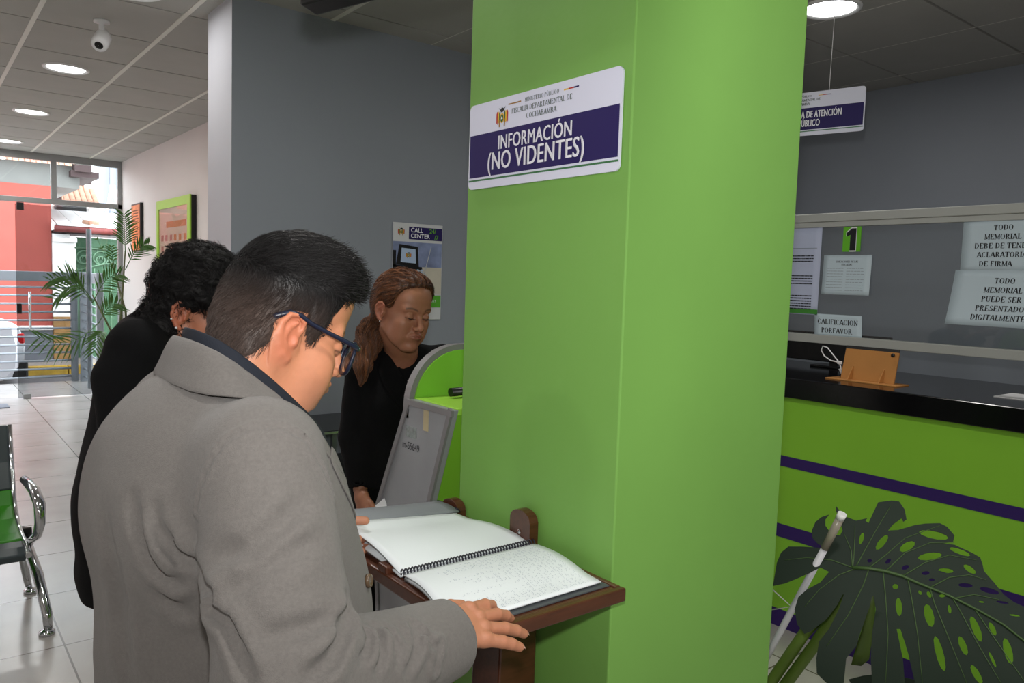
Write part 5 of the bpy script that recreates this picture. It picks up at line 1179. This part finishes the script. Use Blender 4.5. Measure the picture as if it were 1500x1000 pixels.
def woman(label, Fh, Bf, hopt, skin, lip, brow, arms, hands, stretch=1, hem=.8, coat_name='coat', pants=True, tilt=(0, 0, 0)):
    t = thing('person', label, 'person', (float(Bf.c[0]), float(Bf.c[1]), 0))
    nb = Fh.out([(-.03, 0, -.05)])[0]; base = Bf.out([(-.01, 0, 1.30)])[0]
    head = lambda P: smin(head_sdf(Fh.loc(P), hopt)*Fh.k, smin(rc(P, nb, base, .052, .056), rc(P, Bf.out([(0, -.07, 1.27)])[0], Bf.out([(0, .07, 1.27)])[0], .04), .04), .02)
    c = Fh.c; lo = (c[0]-.2, c[1]-.2, c[2]-.30); hi = (c[0]+.2, c[1]+.2, c[2]+.17)
    parts = [nets(lambda P: smax(head(P), -plane(P, (0, 0, float(base[2])-.05), (0, 0, 1)), .005), lo, hi, .0026)]
    def core(P):
        Q = Bf.loc(P); d = el(Q, (0, 0, 1.14), (.085, .14, .18)); d = smin(d, el(Q, (0, 0, .95), (.10, .14, .15)), .05)
        for s in (-1, 1): d = smin(d, chain(Q, [(0, s*.075, .92), (.015, s*.08, .48), (0, s*.08, .08)], [.07, .05, .038]), .03)
        d = d*Bf.k
        for a in arms: d = smin(d, chain(P, a, [.042, .034, .024]), .02)
        return d
    A_ = np.array([p for a in arms for p in a]+[Bf.out([(0, 0, 0)])[0], Bf.out([(0, 0, 1.4)])[0]])
    lo2 = A_.min(0)-.2; hi2 = A_.max(0)+.2; lo2[2] = .01
    parts.append(nets(core, lo2, hi2, .011))
    for (c_, f_, u_, rt_, cv) in hands:
        H = axes_frame(c_, f_, u_, .92, rt_); hf = (lambda P, H=H, cv=cv: smin(hand_sdf(H.loc(P), stdfingers(cv)), rc(H.loc(P), (-.10, 0, 0), (.008, 0, 0), .024, .021), .015)*H.k)
        pc = H.out([(.06, 0, 0)])[0]; parts.append(nets(hf, pc-.15, pc+.15, .0025))
    np_mesh('body', parts, M_skin, t, skin_cols(skin, lip, Fh, brows=brow))
    for s in (-1, 1):
        L_ = [on_surf(lambda P: head_sdf(P, hopt), (.098, s*y, .001-.0035*math.sin((y-.018)/.030*math.pi)), .0004) for y in (.018, .023, .028, .033, .038, .043, .048)]
        MB().tube([tuple(v) for v in Fh.out(L_)], [.0006, .0010, .0012, .0013, .0014, .0013, .0008], 6).build('eyelash', M_black, t)
    def coat(P):
        Q = Bf.loc(P); d = el(Q, (-.005, 0, 1.15), (.125, .175, .20)); d = smin(d, el(Q, (.055, 0, 1.15), (.07, .13, .09)), .05)
        d = smin(d, rc(Q, (-.02, -.145, 1.285), (-.02, .145, 1.285), .058), .05)
        d = smin(d, el(Q, (-.01, 0, .96), (.145, .185, .2)), .07); d = smin(d, rc(Q, (-.005, 0, .92), (0, 0, .8), .150, .165), .06); d = d*Bf.k
        for a in arms: d = smin(d, smax(chain(P, a, [.060, .054, .040]), plane(P, a[-1], np.array(a[-1])-np.array(a[-2])), .006), .025)
        d = smax(d, -plane(P, (0, 0, hem), (0, 0, 1)), .01)
        d = smax(d, -rc(P, base-V3(0, 0, .06), nb+V3(0, 0, .04), .055, .062), .008)
        for a in arms: w_ = V3(*a[-1]); dd = w_-V3(*a[-2]); dd /= np.linalg.norm(dd); d = smax(d, -smax(rc(P, w_-dd*.02, w_+dd*.2, .030, .028), -plane(P, w_-dd*.03, dd), .002), .003)
        return d+.003*hashn(P, 13, 4)+.0018*hashn(P, 33, 6)
    ct = np_mesh(coat_name, [nets(coat, (lo2[0], lo2[1], hem-.05), (hi2[0], hi2[1], 1.50), .006)], M_blackc, t)
    # collar band round the neck
    rows = []
    for k in range(4):
        r_ = []
        for a in range(-150, 151, 20):
            q = Vector((-.01-.068*math.cos(R(a))*(1+.22*k/3), .068*math.sin(R(a))*(1+.35*k/3), 1.325-.04*k/3-.035*(1-math.cos(R(a)))/2)); r_.append(Vector(Bf.out([q])[0]))
        rows.append(r_)
    strip(rows, 'collar', M_blackc, ct, .006)
    def trs(P):
        Q = Bf.loc(P); d = el(Q, (0, 0, .88), (.115, .16, .13))
        for s in (-1, 1): d = smin(d, chain(Q, [(0, s*.08, .86), (.015, s*.085, .48), (0, s*.085, .05)], [.09, .066, .058]), .03)
        return smax(d*Bf.k, -plane(P, (0, 0, .04), (0, 0, 1)), .004)+.002*hashn(P, 16, 1)
    cc = Bf.c; np_mesh('trousers', [nets(trs, (cc[0]-.28, cc[1]-.28, .02), (cc[0]+.28, cc[1]+.28, 1.04), .009)], M_blackc, t)
    for s in (-1, 1):
        def shoe(P, s=s):
            Q = Bf.loc(P); d = smin(el(Q, (.08, s*.085, .032), (.095, .040, .036)), el(Q, (-.005, s*.085, .05), (.042, .038, .05)), .03); return smax(d*Bf.k, -plane(P, (0, 0, .001), (0, 0, 1)), .003)
        p = Bf.out([(.05, s*.085, 0)])[0]; np_mesh('shoe', [nets(shoe, (p[0]-.16, p[1]-.16, -.01), (p[0]+.16, p[1]+.16, .13), .006)], M_shoe, t)
    return t, head, ct
def build_women():
    # --- woman with chestnut hair behind the kiosk
    Fh = Frame((1.236, 2.140, 1.442), rotm(R(-3), R(12), R(-84)), .95); Bf = Frame((1.285, 2.40, 0), rotm(0, 0, R(-97)), .97)
    Bf = Frame((1.325, 2.33, .0), rotm(0, R(3.5), R(-97)), .985)
    ho = dict(ears=True, hw=.073, jaw=.97, nose=.85, ear=.9)
    RA = [(1.180, 2.28, 1.255), (1.165, 2.31, 1.02), (1.154, 2.245, .86)]; LA = [(1.46, 2.235, 1.262), (1.51, 2.17, 1.07), (1.385, 2.03, 1.30)]
    t, head, ct = woman('woman with long chestnut hair in a black coat looking down behind the lime kiosk', Fh, Bf, ho, (158, 106, 82), (124, 66, 60), (60, 40, 32), [RA, LA],
        [((1.152, 2.235, .845), (-.05, -.45, -.75), (-.9, 0, .2), True, 1.6), ((1.380, 2.02, 1.315), (-.55, -.75, .35), (-.1, .4, .8), False, 1.0)], hem=.86)
    hn = dict(ho); hn['ears'] = False
    XL = [-.11, -.06, -.034, -.024, -.01, .012, .022, .034, .046, .058, .07, .085]; ZL = [-.09, -.09, -.07, -.02, .020, .026, .018, .030, .060, .088, .100, .106]
    tail = [(1.235, 2.235, 1.41), (1.195, 2.255, 1.37), (1.160, 2.245, 1.315), (1.140, 2.215, 1.27), (1.130, 2.20, 1.215)]
    def cap(P):
        L_ = Fh.loc(P); z0 = np.interp(L_[:, 0], XL, ZL).astype(F32); v = np.clip((L_[:, 2]-z0)/.04, 0, 1)
        h_ = head_sdf(L_, hn)-.006-.012*v-.0015*np.sin(L_[:, 1]*320+2*np.sin(L_[:, 2]*40)); h_ = smax(h_, -(L_[:, 2]-z0)*.8, .014)*Fh.k
        ax = (tail, [.050, .046, .036, .022, .005]); tl = chain(P, tail, ax[1], .02)+.003*np.sin(P[:, 0]*230+P[:, 2]*40)
        return smin(h_, tl, .03)
    V, Q = nets(cap, (1.03, 1.98, 1.14), (1.40, 2.36, 1.64), .0034); hr = np_mesh('hair', [(V, Q)], M_brown, t)
    rr = np.random.default_rng(5); L_ = Fh.loc(V); tl = chain(V, tail, [.05]*5) 
    roots = V[rr.choice(len(V), 13000)]
    T_ = [np.array(p, F32) for p in tail]
    def flow(P):
        l = Fh.loc(P); f1 = np.stack([-.9-.2*np.sign(l[:, 0]), .12*np.sign(l[:, 1])+0*l[:, 0], -.45-6*np.clip(-l[:, 0], 0, .1)], 1)@Fh.M.T
        f2 = np.zeros_like(P); best = np.full(len(P), 9.)
        for a, b in zip(T_, T_[1:]):
            dd = (b-a)/np.linalg.norm(b-a); q = np.linalg.norm(P-(a+b)/2, axis=1); m = q < best; best[m] = q[m]; f2[m] = dd
        w_ = np.clip((-l[:, 2]-.02)/.03, 0, 1)[:, None]; return (f1*(1-w_)+f2*w_).astype(F32)
    strands('hair_strands', cap, roots, flow, .08, mat('brown hair strands', (86, 50, 33), .38, attr='Col'), hr, width=.0006, seg=7, jitter=.12, offs=(-.0005, .0035), tint=((46, 27, 20), (150, 96, 62)))
    p = on_surf(head, tuple(Fh.out([(.004, -.086, -.032)])[0]), .001); MB().lathe([(.001, .0025), (.0022, .0015), (.0025, 0), (.001, 0)], 12, p, axis=(-1, 0, 0)).build('earring', M_silver, t)
    for s_ in (-1, 1):
        T1 = [Vector(Bf.out([q])[0]) for q in ((-.02, s_*.085, 1.345), (.05, s_*.075, 1.325), (.10, s_*.052, 1.27), (.128, s_*.025, 1.20), (.135, s_*.004, 1.12))]
        T2 = [Vector(Bf.out([q])[0]) for q in ((-.03, s_*.115, 1.325), (.05, s_*.125, 1.30), (.095, s_*.12, 1.235), (.125, s_*.085, 1.18), (.137, s_*.012, 1.11))]
        rw = [[a.lerp(b, k/3)+Vector((0, 0, .012*math.sin(math.pi*k/3))) for a, b in zip(T1, T2)] for k in range(4)]
        strip(rw if s_ > 0 else [r_[::-1] for r_ in rw], 'lapel', M_blackc, ct, .006)
    # blouse front and brooch
    q = Bf.out([(.125, -.02, 1.235)])[0]
    bb = MB()
    for k in range(5):
        a = R(72*k); bb.add([tuple(Bf.out([(.128, -.03+.013*math.cos(a+d)*r_, 1.242+.016*math.sin(a+d)*r_)])[0]) for r_, d in ((0, 0), (1, -.3), (1.3, 0), (1, .3))], [(0, 1, 2, 3)])
    bb.build('brooch', M_silver, ct, solid=.003, off=0)
    reloc(t)
    n = thing('folded_leaflet', 'small folded white leaflet with a yellow edge held low by the woman behind the kiosk', 'paper', (1.10, 2.14, .80))
    MB().add([at(549, 741, 2.26), at(562, 730, 2.28), at(566, 741, 2.28), at(552, 752, 2.25)], [(0, 1, 2, 3)]).build('sheet', M_white, n, solid=.006)
    MB().add([at(549, 742, 2.255), at(552, 753, 2.245), at(560, 750, 2.25), at(560, 746, 2.255)], [(0, 1, 2, 3)]).build('yellow_edge', mat('yellow card', (214, 170, 90), .6), n, solid=.004); reloc(n)
    # --- woman with black curly hair behind the man
    Fh = Frame((.520, 1.862, 1.452), rotm(0, R(17), R(-30)), .98); Bf = Frame((.450, 1.955, 0), rotm(0, R(1), R(-24)), 1.075)
    ho = dict(ears=True, hw=.074, jaw=.98, nose=.9, ear=.95)
    RA = [(.36, 1.80, 1.315), (.36, 1.72, 1.05), (.52, 1.70, .92)]; LA = [(.50, 2.10, 1.315), (.48, 2.16, 1.05), (.60, 2.12, .92)]
    t, head, ct = woman('woman with black curly hair and small earrings in a black cardigan', Fh, Bf, ho, (160, 102, 76), (130, 66, 58), (20, 16, 16), [RA, LA],
        [((.53, 1.70, .912), (.9, .1, -.45), (0, -.3, .9), True, 1.3), ((.61, 2.115, .912), (.9, -.1, -.45), (0, .3, .9), False, 1.3)], hem=.785, coat_name='cardigan')
    def curls(P):
        L_ = Fh.loc(P); d = el(L_, (-.004, 0, .060), (.106, .098, .112)); d = smin(d, el(L_, (-.045, 0, -.045), (.056, .090, .085)), .03)
        d = smin(d, rc(L_, (-.050, -.01, -.07), (-.050, -.035, -.155), .062, .050), .04)
        f_ = smin(el(L_, (.125, 0, -.040), (.098, .088, .092)), el(L_, (.056, -.100, -.018), (.066, .055, .056)), .01); d = smax(d, -f_, .012)
        d = smax(d, -el(L_, (.004, -.100, -.012), (.022, .034, .034)), .008)
        return (d+.0045*hashn(L_, 120, 2)+.003*hashn(L_, 240, 7))*Fh.k
    V, Q = nets(curls, (.28, 1.62, 1.20), (.74, 2.10, 1.70), .0036); M_hc = mat('black curly hair', (13, 11, 12), .65, spec=.3); hr = np_mesh('hair', [(V, Q)], M_hc, t)
    rr = np.random.default_rng(9); roots = V[rr.choice(len(V), 9000)]
    def flow(P):
        l = Fh.loc(P); a = np.stack([np.sin(l[:, 2]*130+l[:, 1]*90), np.cos(l[:, 0]*120+l[:, 2]*60), -.6+.9*np.sin(l[:, 0]*110)], 1); return (a@Fh.M.T).astype(F32)
    strands('hair_curls', curls, roots, flow, .035, M_hc, hr, width=.00055, seg=8, jitter=.3, lift=.006, offs=(0, .006))
    for z, r_ in ((-.032, .0032), (-.012, .0024)):
        p = on_surf(head, tuple(Fh.out([(-.003 if z < -.02 else -.018, -.094, z)])[0]), .001); MB().lathe([(.0002, r_), (r_*.7, r_*.7), (r_, 0), (r_*.7, -r_*.7), (.0002, -r_)], 12, p, axis=(-.3, -1, 0)).build('earring', M_silver, t)
    reloc(t)
build_women()
